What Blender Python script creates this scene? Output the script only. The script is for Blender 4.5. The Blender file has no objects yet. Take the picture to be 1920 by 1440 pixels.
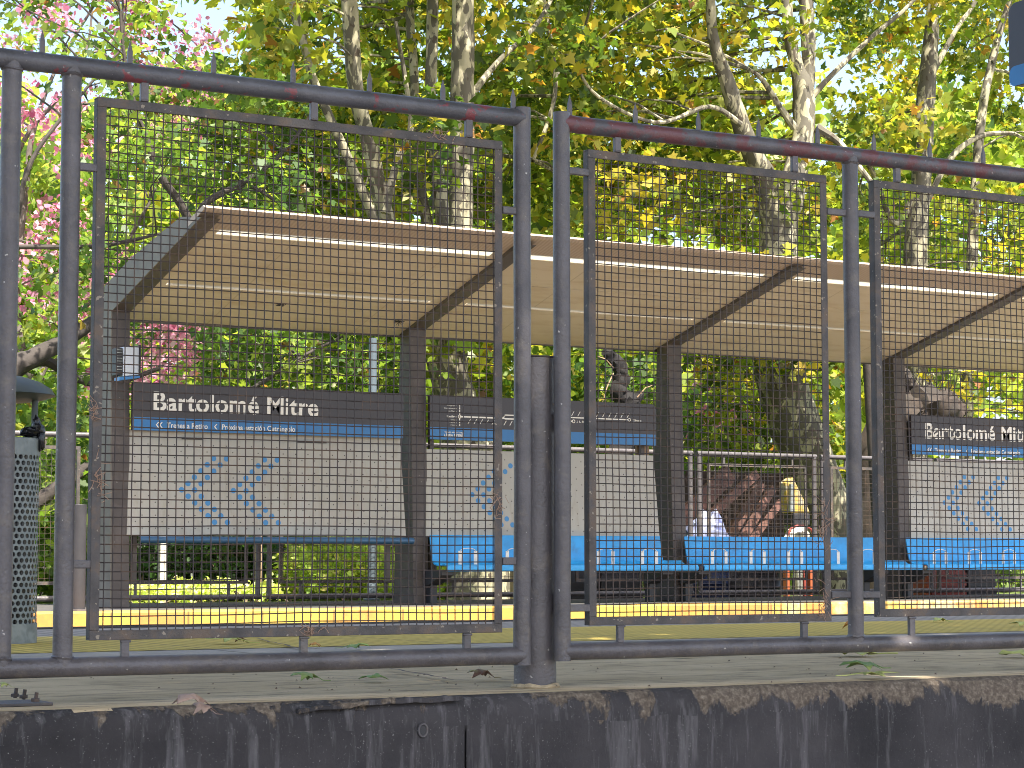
import bpy, math, random
import numpy as np
from mathutils import Vector, Matrix, noise as mnoise
random.seed(7)
RNG = np.random.default_rng(11)
R = math.radians
scene = bpy.context.scene
COL = scene.collection

# ------------------------------------------------------------------ camera model
EYE = 0.3986                      # eye height above the platform (platform top is z = 0)
FPX = 4050.0
PSI = R(29.9)
TH = math.atan(328 / FPX)
_f = Vector((math.sin(PSI) * math.cos(TH), math.cos(PSI) * math.cos(TH), math.sin(TH)))
_r = Vector((math.cos(PSI), -math.sin(PSI), 0))
_u = _r.cross(_f)
CAM = Vector((0, 0, EYE))


def ray(u, v):
    return _f * FPX + _r * (u - 960) + _u * (720 - v)


def P(u, v, Y=None, Z=None, X=None):
    d = ray(u, v)
    if Y is not None:
        t = Y / d.y
    elif Z is not None:
        t = (Z - EYE) / d.z
    else:
        t = X / d.x
    return CAM + d * t


def PX(u, Y):
    return P(u, 1048, Y=Y).x


def depth(p):
    return (p - CAM).dot(_f)


# ------------------------------------------------------------------ helpers
def tag(o, label=None, cat=None, group=None, kind=None):
    if label: o['label'] = label
    if cat: o['category'] = cat
    if group: o['group'] = group
    if kind: o['kind'] = kind
    return o


def empty(name, loc, label, cat, group=None):
    o = bpy.data.objects.new(name, None)
    o.empty_display_size = 0.1
    COL.objects.link(o)
    o.location = loc
    return tag(o, label, cat, group)


class MB:
    """collects geometry in world coordinates, links it as one mesh object"""
    def __init__(s):
        s.v = []; s.f = []

    def add(s, vs, fs):
        n = len(s.v)
        s.v += [tuple(p) for p in vs]
        s.f += [tuple(i + n for i in f) for f in fs]
        return s

    def box(s, x0, x1, y0, y1, z0, z1):
        return s.add([(x0, y0, z0), (x1, y0, z0), (x1, y1, z0), (x0, y1, z0),
                      (x0, y0, z1), (x1, y0, z1), (x1, y1, z1), (x0, y1, z1)],
                     [(0, 3, 2, 1), (4, 5, 6, 7), (0, 1, 5, 4), (1, 2, 6, 5), (2, 3, 7, 6), (3, 0, 4, 7)])

    def extrude_x(s, prof, x0, x1):
        """profile in (y, z), swept along x"""
        n = len(prof)
        vs = [(x0, y, z) for y, z in prof] + [(x1, y, z) for y, z in prof]
        fs = [tuple(range(n)), tuple(range(2 * n - 1, n - 1, -1))]
        fs += [(i, i + n, (i + 1) % n + n, (i + 1) % n) for i in range(n)]
        return s.add(vs, fs)

    def extrude_y(s, prof, y0, y1):
        n = len(prof)
        vs = [(x, y0, z) for x, z in prof] + [(x, y1, z) for x, z in prof]
        fs = [tuple(range(n)), tuple(range(2 * n - 1, n - 1, -1))]
        fs += [(i, i + n, (i + 1) % n + n, (i + 1) % n) for i in range(n)]
        return s.add(vs, fs)

    def extrude_z(s, prof, z0, z1):
        n = len(prof)
        vs = [(x, y, z0) for x, y in prof] + [(x, y, z1) for x, y in prof]
        fs = [tuple(range(n)), tuple(range(2 * n - 1, n - 1, -1))]
        fs += [(i, i + n, (i + 1) % n + n, (i + 1) % n) for i in range(n)]
        return s.add(vs, fs)

    def tube(s, pts, rad, seg=12, caps=True, wob=0.0, seed=0):
        pts = [Vector(p) for p in pts]
        if not hasattr(rad, '__len__'):
            rad = [rad] * len(pts)
        n = len(pts); vs = []; fs = []
        t0 = (pts[1] - pts[0]).normalized()
        ref = Vector((0, 0, 1)) if abs(t0.z) < 0.9 else Vector((0, 1, 0))
        a = t0.cross(ref).normalized()
        for i, p in enumerate(pts):
            t = (pts[min(i + 1, n - 1)] - pts[max(i - 1, 0)]).normalized()
            a = (a - t * a.dot(t)).normalized()
            b = t.cross(a)
            for k in range(seg):
                th = 2 * math.pi * k / seg
                rr = rad[i]
                if wob:
                    rr *= 1 + wob * mnoise.noise(Vector((math.cos(th) * 1.3 + seed, math.sin(th) * 1.3, i * 0.55)))
                vs.append(p + (a * math.cos(th) + b * math.sin(th)) * rr)
        for i in range(n - 1):
            for k in range(seg):
                k2 = (k + 1) % seg
                fs.append((i * seg + k, i * seg + k2, (i + 1) * seg + k2, (i + 1) * seg + k))
        if caps:
            fs.append(tuple(range(seg - 1, -1, -1)))
            fs.append(tuple((n - 1) * seg + k for k in range(seg)))
        return s.add(vs, fs)

    def lathe(s, prof, c, seg=32, a0=0, a1=2 * math.pi):
        vs = []; fs = []; full = abs(a1 - a0 - 2 * math.pi) < 1e-6
        m = seg if full else seg + 1
        for r, z in prof:
            for k in range(m):
                th = a0 + (a1 - a0) * k / seg
                vs.append((c[0] + r * math.cos(th), c[1] + r * math.sin(th), c[2] + z))
        for i in range(len(prof) - 1):
            for k in range(seg):
                k2 = (k + 1) % m
                fs.append((i * m + k, i * m + k2, (i + 1) * m + k2, (i + 1) * m + k))
        return s.add(vs, fs)

    def build(s, name, mat, parent=None, smooth=False, bevel=0.0, segs=2):
        me = bpy.data.meshes.new(name)
        me.from_pydata(s.v, [], s.f)
        me.validate()
        import bmesh
        bm = bmesh.new(); bm.from_mesh(me)
        bmesh.ops.recalc_face_normals(bm, faces=bm.faces)
        bm.to_mesh(me); bm.free()
        me.materials.append(mat)
        if smooth:
            me.polygons.foreach_set('use_smooth', [True] * len(me.polygons))
            try:
                me.set_sharp_from_angle(angle=R(38))
            except Exception:
                pass
        o = bpy.data.objects.new(name, me)
        COL.objects.link(o)
        if parent is not None:
            o.parent = parent
            off = Vector(parent.location); q = parent.parent
            while q is not None:
                off += Vector(q.location); q = q.parent
            o.location = -off
        if bevel:
            b = o.modifiers.new('bevel', 'BEVEL'); b.width = bevel; b.segments = segs
            b.limit_method = 'ANGLE'; b.angle_limit = R(40)
        return o


# ------------------------------------------------------------------ materials
def newmat(name):
    m = bpy.data.materials.new(name)
    m.use_nodes = True
    nt = m.node_tree
    b = nt.nodes['Principled BSDF']
    return m, nt, b


def N(nt, t, **kw):
    n = nt.nodes.new(t)
    for k, v in kw.items():
        setattr(n, k, v)
    return n


def ramp(nt, fac, stops, interp='LINEAR'):
    r = N(nt, 'ShaderNodeValToRGB')
    r.color_ramp.interpolation = interp
    els = r.color_ramp.elements
    while len(els) < len(stops):
        els.new(0.5)
    for e, (p, c) in zip(els, stops):
        e.position = p
        e.color = c if len(c) == 4 else (*c, 1)
    nt.links.new(fac, r.inputs[0])
    return r.outputs[0]


def noise_tex(nt, scale, detail=4, rough=0.55, vec=None, dist=0.0):
    n = N(nt, 'ShaderNodeTexNoise')
    n.inputs['Scale'].default_value = scale
    n.inputs['Detail'].default_value = detail
    n.inputs['Roughness'].default_value = rough
    n.inputs['Distortion'].default_value = dist
    if vec is not None:
        nt.links.new(vec, n.inputs['Vector'])
    return n.outputs[0]


def pos(nt, scale=(1, 1, 1)):
    g = N(nt, 'ShaderNodeNewGeometry')
    m = N(nt, 'ShaderNodeMapping')
    m.inputs['Scale'].default_value = scale
    nt.links.new(g.outputs['Position'], m.inputs['Vector'])
    return m.outputs[0]


def mixc(nt, fac, a, b, mode='MIX'):
    m = N(nt, 'ShaderNodeMix', data_type='RGBA', blend_type=mode)
    for sock, val in ((m.inputs[0], fac), (m.inputs[6], a), (m.inputs[7], b)):
        if hasattr(val, 'links') or isinstance(val, bpy.types.NodeSocket):
            nt.links.new(val, sock)
        elif isinstance(val, (int, float)):
            sock.default_value = val
        else:
            sock.default_value = (*val, 1) if len(val) == 3 else val
    return m.outputs[2]


def bump(nt, b, h, strength=0.3, dist=0.01):
    n = N(nt, 'ShaderNodeBump')
    n.inputs['Strength'].default_value = strength
    n.inputs['Distance'].default_value = dist
    nt.links.new(h, n.inputs['Height'])
    nt.links.new(n.outputs[0], b.inputs['Normal'])


def simple(name, c, rough=0.6, metal=0.0, var=0.25, scale=6.0, spots=None, spot_scale=60, spot_thr=0.68,
           bmp=0.0, bscale=80, c2=None, c2_thr=(0.5, 0.62), c2_scale=4):
    m, nt, b = newmat(name)
    p = pos(nt)
    n1 = noise_tex(nt, scale, 6, 0.6, p)
    lo = tuple(x * (1 - var) for x in c); hi = tuple(min(1, x * (1 + var)) for x in c)
    col = ramp(nt, n1, [(0.3, lo), (0.7, hi)])
    if c2:
        n2 = noise_tex(nt, c2_scale, 6, 0.65, p, 0.4)
        f = ramp(nt, n2, [(c2_thr[0], (0, 0, 0)), (c2_thr[1], (1, 1, 1))])
        col = mixc(nt, f, col, c2)
    if spots:
        n3 = noise_tex(nt, spot_scale, 3, 0.5, p)
        f = ramp(nt, n3, [(spot_thr, (0, 0, 0)), (spot_thr + 0.03, (1, 1, 1))])
        col = mixc(nt, f, col, spots)
    nt.links.new(col, b.inputs['Base Color'])
    b.inputs['Roughness'].default_value = rough
    b.inputs['Metallic'].default_value = metal
    if bmp:
        bump(nt, b, noise_tex(nt, bscale, 6, 0.6, p), bmp, 0.004)
    return m


M = {}
M['paint'] = simple('fence_paint', (0.086, 0.078, 0.081), 0.36, 0, 0.3, 9, spots=(0.42, 0.40, 0.37), spot_scale=70,
                    spot_thr=0.715, bmp=0.6, bscale=90, c2=(0.125, 0.108, 0.095), c2_thr=(0.52, 0.66), c2_scale=11)
M['paint_worn'] = simple('worn_rail_paint', (0.085, 0.080, 0.090), 0.40, 0, 0.3, 8, spots=(0.3, 0.28, 0.27), spot_scale=75,
                         spot_thr=0.71, bmp=0.5, bscale=120, c2=(0.13, 0.050, 0.056), c2_thr=(0.47, 0.55), c2_scale=9)
M['paint_part'] = simple('part_worn_rail_paint', (0.083, 0.084, 0.096), 0.38, 0, 0.3, 8, spots=(0.3, 0.28, 0.27), spot_scale=75,
                         spot_thr=0.71, bmp=0.5, bscale=120, c2=(0.19, 0.050, 0.060), c2_thr=(0.59, 0.62), c2_scale=14)
M['angle'] = simple('angle_iron', (0.072, 0.064, 0.060), 0.6, 0, 0.4, 12, spots=(0.26, 0.22, 0.17), spot_scale=60,
                    spot_thr=0.66, bmp=0.5, bscale=160, c2=(0.12, 0.085, 0.06), c2_thr=(0.5, 0.64), c2_scale=12)
M['wire'] = simple('mesh_wire', (0.048, 0.037, 0.034), 0.6, 0.0, 0.3, 20, c2=(0.10, 0.065, 0.045), c2_scale=8)
M['brown'] = simple('shelter_brown', (0.070, 0.058, 0.052), 0.55, 0, 0.2, 3, bmp=0.15, bscale=30,
                    c2=(0.12, 0.10, 0.09), c2_thr=(0.5, 0.75), c2_scale=5, spots=(0.25, 0.22, 0.2), spot_scale=40, spot_thr=0.73)
M['endgrey'] = simple('end_plate_grey', (0.135, 0.122, 0.100), 0.6, 0, 0.25, 4, bmp=0.1, bscale=20)
M['sheet'] = simple('roof_sheet', (0.45, 0.44, 0.42), 0.5, 0.2, 0.15, 2)
M['dark'] = simple('black_steel', (0.022, 0.022, 0.025), 0.5, 0, 0.2, 8)
M['sign_dark'] = simple('sign_charcoal', (0.030, 0.024, 0.027), 0.35, 0, 0.10, 3)
M['sign_blue'] = simple('sign_blue', (0.014, 0.155, 0.40), 0.32, 0, 0.08, 3)
M['dot_blue'] = simple('dot_blue', (0.045, 0.23, 0.50), 0.4, 0, 0.06, 3)
M['letters'] = simple('sign_letters', (0.85, 0.83, 0.76), 0.5, 0, 0.03, 3)
M['seat'] = simple('seat_blue', (0.020, 0.30, 0.66), 0.45, 0, 0.16, 5, spots=(0.10, 0.20, 0.32), spot_scale=34, spot_thr=0.70, c2=(0.03, 0.24, 0.52), c2_thr=(.5, .68), c2_scale=6)
M['bar'] = simple('bar_blue_shaded', (0.03, 0.10, 0.20), 0.35, 0, 0.1, 3)  # darker than the bar's own blue: its shade is put into the colour
M['steel'] = simple('divider_steel', (0.62, 0.61, 0.58), 0.38, 0.35, 0.1, 20)
M['galv'] = simple('galvanised', (0.19, 0.21, 0.205), 0.5, 0.25, 0.2, 10, bmp=0.1, bscale=60, c2=(0.27, 0.29, 0.28), c2_scale=9)
M['hood'] = simple('bin_hood_green', (0.05, 0.062, 0.055), 0.5, 0.1, 0.2, 5)
M['bag'] = simple('bin_bag_black', (0.012, 0.012, 0.014), 0.22, 0, 0.2, 8, bmp=0.6, bscale=40)
M['speaker_w'] = simple('box_white', (0.55, 0.60, 0.66), 0.4, 0, 0.05, 5)
M['pole'] = simple('pole_bluegrey', (0.10, 0.13, 0.15), 0.5, 0.2, 0.15, 5)
M['pole_dark'] = simple('bollard_grey', (0.035, 0.033, 0.036), 0.5, 0, 0.2, 6)
M['black_trunk'] = simple('burnt_wood', (0.007, 0.006, 0.006), 0.9, 0, 0.5, 9, bmp=0.9, bscale=30)
M['stump'] = simple('stump_bark', (0.035, 0.025, 0.018), 0.9, 0, 0.5, 7, bmp=1, bscale=25, c2=(0.03, 0.025, 0.02), c2_scale=3)
M['darkbark'] = simple('dark_bark', (0.045, 0.037, 0.032), 0.9, 0, 0.4, 7, bmp=0.8, bscale=30)
M['greybark'] = simple('grey_bark', (0.13, 0.11, 0.10), 0.9, 0, 0.35, 7, bmp=0.6, bscale=30)
M['rust'] = simple('rusty_steel', (0.12, 0.056, 0.043), 0.8, 0, 0.3, 4, bmp=0.4, bscale=40, c2=(0.07, 0.035, 0.028), c2_scale=3)
M['rustdark'] = simple('dark_rust', (0.03, 0.016, 0.013), 0.9, 0, 0.3, 4)
M['navy'] = simple('navy_plastic', (0.018, 0.030, 0.085), 0.4, 0, 0.2, 5)
M['tarp'] = simple('tarp_blue_grey', (0.16, 0.18, 0.27), 0.35, 0, 0.5, 14, bmp=1.0, bscale=20, c2=(0.06, 0.07, 0.16), c2_scale=9)
M['yellow_steel'] = simple('machine_yellow', (0.36, 0.25, 0.05), 0.5, 0, 0.2, 5, c2=(0.3, 0.28, 0.22), c2_scale=6)
M['red'] = simple('red_paint', (0.20, 0.035, 0.025), 0.5, 0, 0.2, 5)
M['orange'] = simple('orange_paint', (0.33, 0.08, 0.03), 0.5, 0, 0.15, 5)
M['white'] = simple('white_paint', (0.55, 0.52, 0.46), 0.5, 0, 0.2, 8, c2=(.35,.28,.2), c2_scale=9)
M['wood'] = simple('post_wood', (0.30, 0.20, 0.12), 0.85, 0, 0.3, 12, bmp=0.5, bscale=40)
M['concrete_far'] = simple('far_concrete', (0.06, 0.056, 0.052), 0.85, 0, 0.2, 3, bmp=0.4, bscale=30)
M['ballast'] = simple('track_stone', (0.17, 0.15, 0.13), 0.95, 0, 0.5, 18, bmp=1, bscale=22)
M['dry'] = simple('dry_leaf_brown', (0.36, 0.23, 0.16), 0.8, 0, 0.3, 30)
M['twig'] = simple('twig_brown', (0.12, 0.085, 0.06), 0.9, 0, 0.3, 30)


def mat_plane_bark():
    m, nt, b = newmat('plane_bark')
    p = pos(nt, (1, 1, 0.45))
    n1 = noise_tex(nt, 8.0, 4, 0.55, p, 0.8)
    n2 = noise_tex(nt, 11.0, 3, 0.5, p, 0.4)
    base = ramp(nt, n2, [(0.35, (0.22, 0.20, 0.13)), (0.6, (0.36, 0.33, 0.225))])
    f = ramp(nt, n1, [(0.48, (0, 0, 0)), (0.50, (1, 1, 1))], 'LINEAR')
    col = mixc(nt, f, base, (0.095, 0.085, 0.062))
    n3 = noise_tex(nt, 16.0, 2, 0.5, p, 0.2)
    f2 = ramp(nt, n3, [(0.64, (0, 0, 0)), (0.67, (1, 1, 1))])
    col = mixc(nt, f2, col, (0.06, 0.045, 0.03))
    nt.links.new(col, b.inputs['Base Color'])
    b.inputs['Roughness'].default_value = 0.85
    bump(nt, b, n1, 0.5, 0.01)
    return m


M['plane_bark'] = mat_plane_bark()


def mat_soffit():
    m, nt, b = newmat('soffit_cream')
    p = pos(nt)
    n1 = noise_tex(nt, 1.2, 4, 0.5, p)
    col = ramp(nt, n1, [(0.3, (0.52, 0.445, 0.33)), (0.7, (0.60, 0.52, 0.39))])
    n2 = noise_tex(nt, 40, 3, 0.6, p)
    f = ramp(nt, n2, [(0.70, (0, 0, 0)), (0.74, (1, 1, 1))])
    col = mixc(nt, f, col, (0.36, 0.27, 0.17))
    n3 = noise_tex(nt, 3.2, 6, 0.7, pos(nt, (0.5, 2.2, 1)), 0.5)
    col = mixc(nt, ramp(nt, n3, [(0.50, (0, 0, 0)), (0.72, (0.75, 0.75, 0.75))]), col, (0.44, 0.33, 0.20))
    sp_ = N(nt, 'ShaderNodeSeparateXYZ'); nt.links.new(p, sp_.inputs[0])
    pg = N(nt, 'ShaderNodeMath', operation='PINGPONG'); pg.inputs[1].default_value = 0.697
    nt.links.new(sp_.outputs[0], pg.inputs[0])
    col = mixc(nt, ramp(nt, pg.outputs[0], [(0.0, (.6, .6, .6)), (0.004, (.6, .6, .6)), (0.008, (0, 0, 0))]), col, (0.34, 0.27, 0.18))
    nt.links.new(col, b.inputs['Base Color'])
    b.inputs['Roughness'].default_value = 0.5
    return m


M['soffit'] = mat_soffit()


def mat_fascia():
    m, nt, b = newmat('fascia_ribbed')
    p = pos(nt)
    w = N(nt, 'ShaderNodeTexWave'); w.bands_direction = 'X'
    w.inputs['Scale'].default_value = 9; w.inputs['Distortion'].default_value = 2.0
    w.inputs['Detail'].default_value = 2
    nt.links.new(p, w.inputs['Vector'])
    col = ramp(nt, w.outputs[0], [(0.0, (0.34, 0.265, 0.20)), (1.0, (0.42, 0.335, 0.26))])
    nt.links.new(col, b.inputs['Base Color'])
    b.inputs['Roughness'].default_value = 0.55
    return m


M['fascia'] = mat_fascia()


def mat_translucent_strip():
    m, nt, b = newmat('skylight_strip')
    t = N(nt, 'ShaderNodeBsdfTranslucent'); t.inputs[0].default_value = (0.62, 0.60, 0.53, 1)
    mx = N(nt, 'ShaderNodeMixShader'); mx.inputs[0].default_value = 0.9
    b.inputs['Base Color'].default_value = (0.9, 0.88, 0.8, 1)
    out = nt.nodes['Material Output']
    nt.links.new(b.outputs[0], mx.inputs[1]); nt.links.new(t.outputs[0], mx.inputs[2])
    nt.links.new(mx.outputs[0], out.inputs[0])
    return m


M['strip'] = mat_translucent_strip()


def mat_panel():
    m, nt, b = newmat('back_panel_cream')
    p = pos(nt)
    n1 = noise_tex(nt, 1.5, 4, 0.5, p)
    col = ramp(nt, n1, [(0.3, (0.39, 0.37, 0.32)), (0.7, (0.45, 0.44, 0.39))])
    n2 = noise_tex(nt, 7, 5, 0.7, pos(nt, (1, 1, 0.3)))
    f = ramp(nt, n2, [(0.5, (0, 0, 0)), (0.75, (0.7, 0.7, 0.7))])
    col = mixc(nt, f, col, (0.30, 0.26, 0.19))
    n5 = noise_tex(nt, 14, 5, 0.8, p, 1.0)
    col = mixc(nt, ramp(nt, n5, [(0.66, (0, 0, 0)), (0.70, (0.6, 0.6, 0.6))]), col, (0.28, 0.24, 0.18))
    nt.links.new(col, b.inputs['Base Color'])
    b.inputs['Roughness'].default_value = 0.45
    return m


M['panel'] = mat_panel()


def mat_platform():
    m, nt, b = newmat('platform_concrete')
    p = pos(nt, (0.6, 1, 1))
    n1 = noise_tex(nt, 2.2, 6, 0.6, p)
    col = ramp(nt, n1, [(0.3, (0.43, 0.335, 0.205)), (0.7, (0.60, 0.475, 0.305))])
    n2 = noise_tex(nt, 10, 6, 0.7, pos(nt, (0.35, 1.6, 1)))
    f = ramp(nt, n2, [(0.50, (0, 0, 0)), (0.68, (1, 1, 1))])
    col = mixc(nt, f, col, (0.20, 0.165, 0.11))
    n3 = noise_tex(nt, 150, 2, 0.5, p)
    f3 = ramp(nt, n3, [(0.68, (0, 0, 0)), (0.71, (1, 1, 1))])
    col = mixc(nt, f3, col, (0.06, 0.055, 0.045))
    nt.links.new(col, b.inputs['Base Color'])
    b.inputs['Roughness'].default_value = 0.95; b.inputs['Specular IOR Level'].default_value = 0.08
    bump(nt, b, noise_tex(nt, 60, 8, 0.65, p), 0.5, 0.006)
    return m


M['platform'] = mat_platform()


def mat_wall():
    """dark rendered wall whose top edge has flaked off to brown stone"""
    m, nt, b = newmat('wall_render')
    p = pos(nt)
    sep = N(nt, 'ShaderNodeSeparateXYZ'); nt.links.new(p, sep.inputs[0])
    n0 = noise_tex(nt, 3.5, 6, 0.6, p)
    render = ramp(nt, n0, [(0.3, (0.022, 0.020, 0.021)), (0.72, (0.058, 0.052, 0.053))])
    # pale vertical runs
    n1 = noise_tex(nt, 26, 5, 0.65, pos(nt, (1, 1, 0.10)))
    runs = ramp(nt, n1, [(0.52, (0, 0, 0)), (0.74, (0.7, 0.7, 0.7))])
    render = mixc(nt, runs, render, (0.19, 0.18, 0.18))
    nsp = noise_tex(nt, 190, 2, 0.5, p)
    render = mixc(nt, ramp(nt, nsp, [(0.69, (0, 0, 0)), (0.72, (1, 1, 1))]), render, (0.22, 0.21, 0.2))
    # flaked patches hanging from the top edge
    n2 = noise_tex(nt, 3.6, 5, 0.62, pos(nt, (1, 1, 0.55)), 0.3)
    n2b = noise_tex(nt, 17, 5, 0.7, pos(nt, (1, 1, 0.35)))
    md = N(nt, 'ShaderNodeMath', operation='MULTIPLY_ADD')       # z * 3.2 + noise
    md.inputs[1].default_value = 2.1
    nt.links.new(sep.outputs[2], md.inputs[0]); nt.links.new(n2, md.inputs[2])
    md2 = N(nt, 'ShaderNodeMath', operation='MULTIPLY_ADD'); md2.inputs[1].default_value = 0.30
    nt.links.new(n2b, md2.inputs[0]); nt.links.new(md.outputs[0], md2.inputs[2])
    # the right half of the wall has lost more of its render
    rx = N(nt, 'ShaderNodeMapRange'); rx.inputs[1].default_value = 3.2; rx.inputs[2].default_value = 4.6
    rx.inputs[3].default_value = -0.11; rx.inputs[4].default_value = 0.06
    nt.links.new(sep.outputs[0], rx.inputs[0])
    ad = N(nt, 'ShaderNodeMath', operation='ADD')
    nt.links.new(md2.outputs[0], ad.inputs[0]); nt.links.new(rx.outputs[0], ad.inputs[1])
    fl = ramp(nt, ad.outputs[0], [(0.545, (0, 0, 0)), (0.575, (1, 1, 1))])
    n4 = noise_tex(nt, 55, 6, 0.75, p)
    stone = ramp(nt, n4, [(0.3, (0.055, 0.042, 0.030)), (0.5, (0.13, 0.10, 0.072)), (0.62, (0.22, 0.18, 0.135)), (0.75, (0.42, 0.36, 0.28))])
    col = mixc(nt, fl, render, stone)
    nt.links.new(col, b.inputs['Base Color'])
    b.inputs['Roughness'].default_value = 0.85
    h = N(nt, 'ShaderNodeMath', operation='MULTIPLY_ADD'); h.inputs[1].default_value = -1.3
    nt.links.new(fl, h.inputs[0]); nt.links.new(n4, h.inputs[2])
    bump(nt, b, h.outputs[0], 0.7, 0.008)
    return m


M['wall'] = mat_wall()


def mat_joints(name, c, joint, pitch, wave=None, rough=0.8, c2=None):
    m, nt, b = newmat(name)
    p = pos(nt)
    n1 = noise_tex(nt, 4, 6, 0.65, p)
    col = ramp(nt, n1, [(0.3, tuple(x * 0.8 for x in c)), (0.7, tuple(x * 1.2 for x in c))])
    if c2:
        n2 = noise_tex(nt, 7, 6, 0.7, pos(nt, (0.5, 1, 1)))
        col = mixc(nt, ramp(nt, n2, [(0.5, (0, 0, 0)), (0.66, (1, 1, 1))]), col, c2)
    sep = N(nt, 'ShaderNodeSeparateXYZ'); nt.links.new(p, sep.inputs[0])
    if wave:
        w = N(nt, 'ShaderNodeTexVoronoi'); w.inputs['Scale'].default_value = wave
        w.inputs['Randomness'].default_value = 0.0
        nt.links.new(p, w.inputs['Vector'])
        f = ramp(nt, w.outputs[0], [(0.2, (0, 0, 0)), (0.42, (1, 1, 1))])
        col = mixc(nt, f, col, tuple(x * 0.55 for x in c))
        bump(nt, b, w.outputs[0], -0.8, 0.01)
    mod = N(nt, 'ShaderNodeMath', operation='PINGPONG'); mod.inputs[1].default_value = pitch / 2
    nt.links.new(sep.outputs[0], mod.inputs[0])
    f = ramp(nt, mod.outputs[0], [(0.0, (1, 1, 1)), (0.006, (1, 1, 1)), (0.009, (0, 0, 0))])
    col = mixc(nt, f, col, joint)
    nt.links.new(col, b.inputs['Base Color'])
    b.inputs['Roughness'].default_value = rough; b.inputs['Specular IOR Level'].default_value = 0.15
    return m


M['pave_grey'] = mat_joints('grey_paving', (0.36, 0.32, 0.27), (0.11, 0.10, 0.08), 1.20)
M['line_white'] = simple('pale_joint', (0.68, 0.64, 0.56), 0.7, 0, 0.2, 6)
M['tactile'] = mat_joints('tactile_yellow', (0.70, 0.52, 0.13), (0.2, 0.16, 0.07), 1.20, wave=14, c2=(0.45, 0.37, 0.13))
M['ridged'] = mat_joints('ridged_grey', (0.36, 0.33, 0.29), (0.14, 0.13, 0.11), 0.6, wave=11)


def mat_yellow_face():
    m, nt, b = newmat('yellow_edge_paint')
    p = pos(nt)
    sep = N(nt, 'ShaderNodeSeparateXYZ'); nt.links.new(p, sep.inputs[0])
    n1 = noise_tex(nt, 1.1, 5, 0.6, p)
    col = ramp(nt, n1, [(0.42, (0.46, 0.22, 0.05)), (0.56, (0.52, 0.35, 0.055))])
    rx = N(nt, 'ShaderNodeMapRange'); rx.inputs[1].default_value = 9; rx.inputs[2].default_value = 13
    rx.inputs[3].default_value = -0.2; rx.inputs[4].default_value = 0.04
    nt.links.new(sep.outputs[0], rx.inputs[0])
    n2 = noise_tex(nt, 2.2, 6, 0.7, p)
    ad = N(nt, 'ShaderNodeMath', operation='ADD'); nt.links.new(n2, ad.inputs[0]); nt.links.new(rx.outputs[0], ad.inputs[1])
    f = ramp(nt, ad.outputs[0], [(0.50, (0, 0, 0)), (0.62, (1, 1, 1))])
    col = mixc(nt, f, col, (0.42, 0.35, 0.21))
    n3 = noise_tex(nt, 5, 6, 0.8, pos(nt, (1, 1, 0.4)))
    f = ramp(nt, n3, [(0.53, (0, 0, 0)), (0.68, (0.85, 0.85, 0.85))])
    col = mixc(nt, f, col, (0.24, 0.16, 0.06))
    pg = N(nt, 'ShaderNodeMath', operation='PINGPONG'); pg.inputs[1].default_value = 0.31
    nt.links.new(sep.outputs[0], pg.inputs[0])
    col = mixc(nt, ramp(nt, pg.outputs[0], [(0.0, (.8, .8, .8)), (0.006, (.8, .8, .8)), (0.010, (0, 0, 0))]), col, (0.12, 0.08, 0.03))
    nt.links.new(col, b.inputs['Base Color'])
    b.inputs['Roughness'].default_value = 0.7
    return m


M['yellow'] = mat_yellow_face()


def mat_leaf(name, transl=0.55, boost=(1.45, 1.5, 0.8), rough=0.45):
    m, nt, b = newmat(name)
    a = N(nt, 'ShaderNodeAttribute', attribute_name='tint')
    nt.links.new(a.outputs['Color'], b.inputs['Base Color'])
    b.inputs['Roughness'].default_value = rough
    t = N(nt, 'ShaderNodeBsdfTranslucent')
    mul = mixc(nt, 1.0, a.outputs['Color'], boost, 'MULTIPLY')
    nt.links.new(mul, t.inputs[0])
    mx = N(nt, 'ShaderNodeMixShader'); mx.inputs[0].default_value = transl
    nt.links.new(b.outputs[0], mx.inputs[1]); nt.links.new(t.outputs[0], mx.inputs[2])
    nt.links.new(mx.outputs[0], nt.nodes['Material Output'].inputs[0])
    return m


M['leaf'] = mat_leaf('foliage')
M['petal'] = mat_leaf('blossom', 0.5, (1.1, 0.9, 1.0), 0.6)


def mat_grass():
    m, nt, b = newmat('lawn')
    p = pos(nt)
    n1 = noise_tex(nt, 3, 8, 0.7, p)
    col = ramp(nt, n1, [(0.3, (0.045, 0.08, 0.015)), (0.5, (0.13, 0.19, 0.03)), (0.75, (0.22, 0.26, 0.06))])
    nt.links.new(col, b.inputs['Base Color'])
    b.inputs['Roughness'].default_value = 0.95
    bump(nt, b, noise_tex(nt, 30, 6, 0.7, p), 1.0, 0.05)
    return m


M['grass'] = mat_grass()

# ------------------------------------------------------------------ foliage
LOBED = np.array([(0, 0), (0.10, -0.02), (0.40, -0.10), (0.30, 0.10), (0.52, 0.36), (0.26, 0.40), (0.22, 0.52), (0, 0.92),
                  (-0.22, 0.52), (-0.26, 0.40), (-0.52, 0.36), (-0.30, 0.10), (-0.40, -0.10), (-0.10, -0.02)], float)
OVAL = np.array([(0, 0), (0.16, 0.18), (0.19, 0.45), (0.12, 0.75), (0, 1.0), (-0.12, 0.75), (-0.19, 0.45), (-0.16, 0.18)], float)
SIMPLE = np.array([(0, 0), (0.38, 0.15), (0.42, 0.6), (0, 0.95), (-0.42, 0.6), (-0.38, 0.15)], float)
PETAL = np.array([(0, 0), (0.34, 0.28), (0.40, 0.75), (0, 1.0), (-0.40, 0.75), (-0.34, 0.28)], float)


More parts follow.
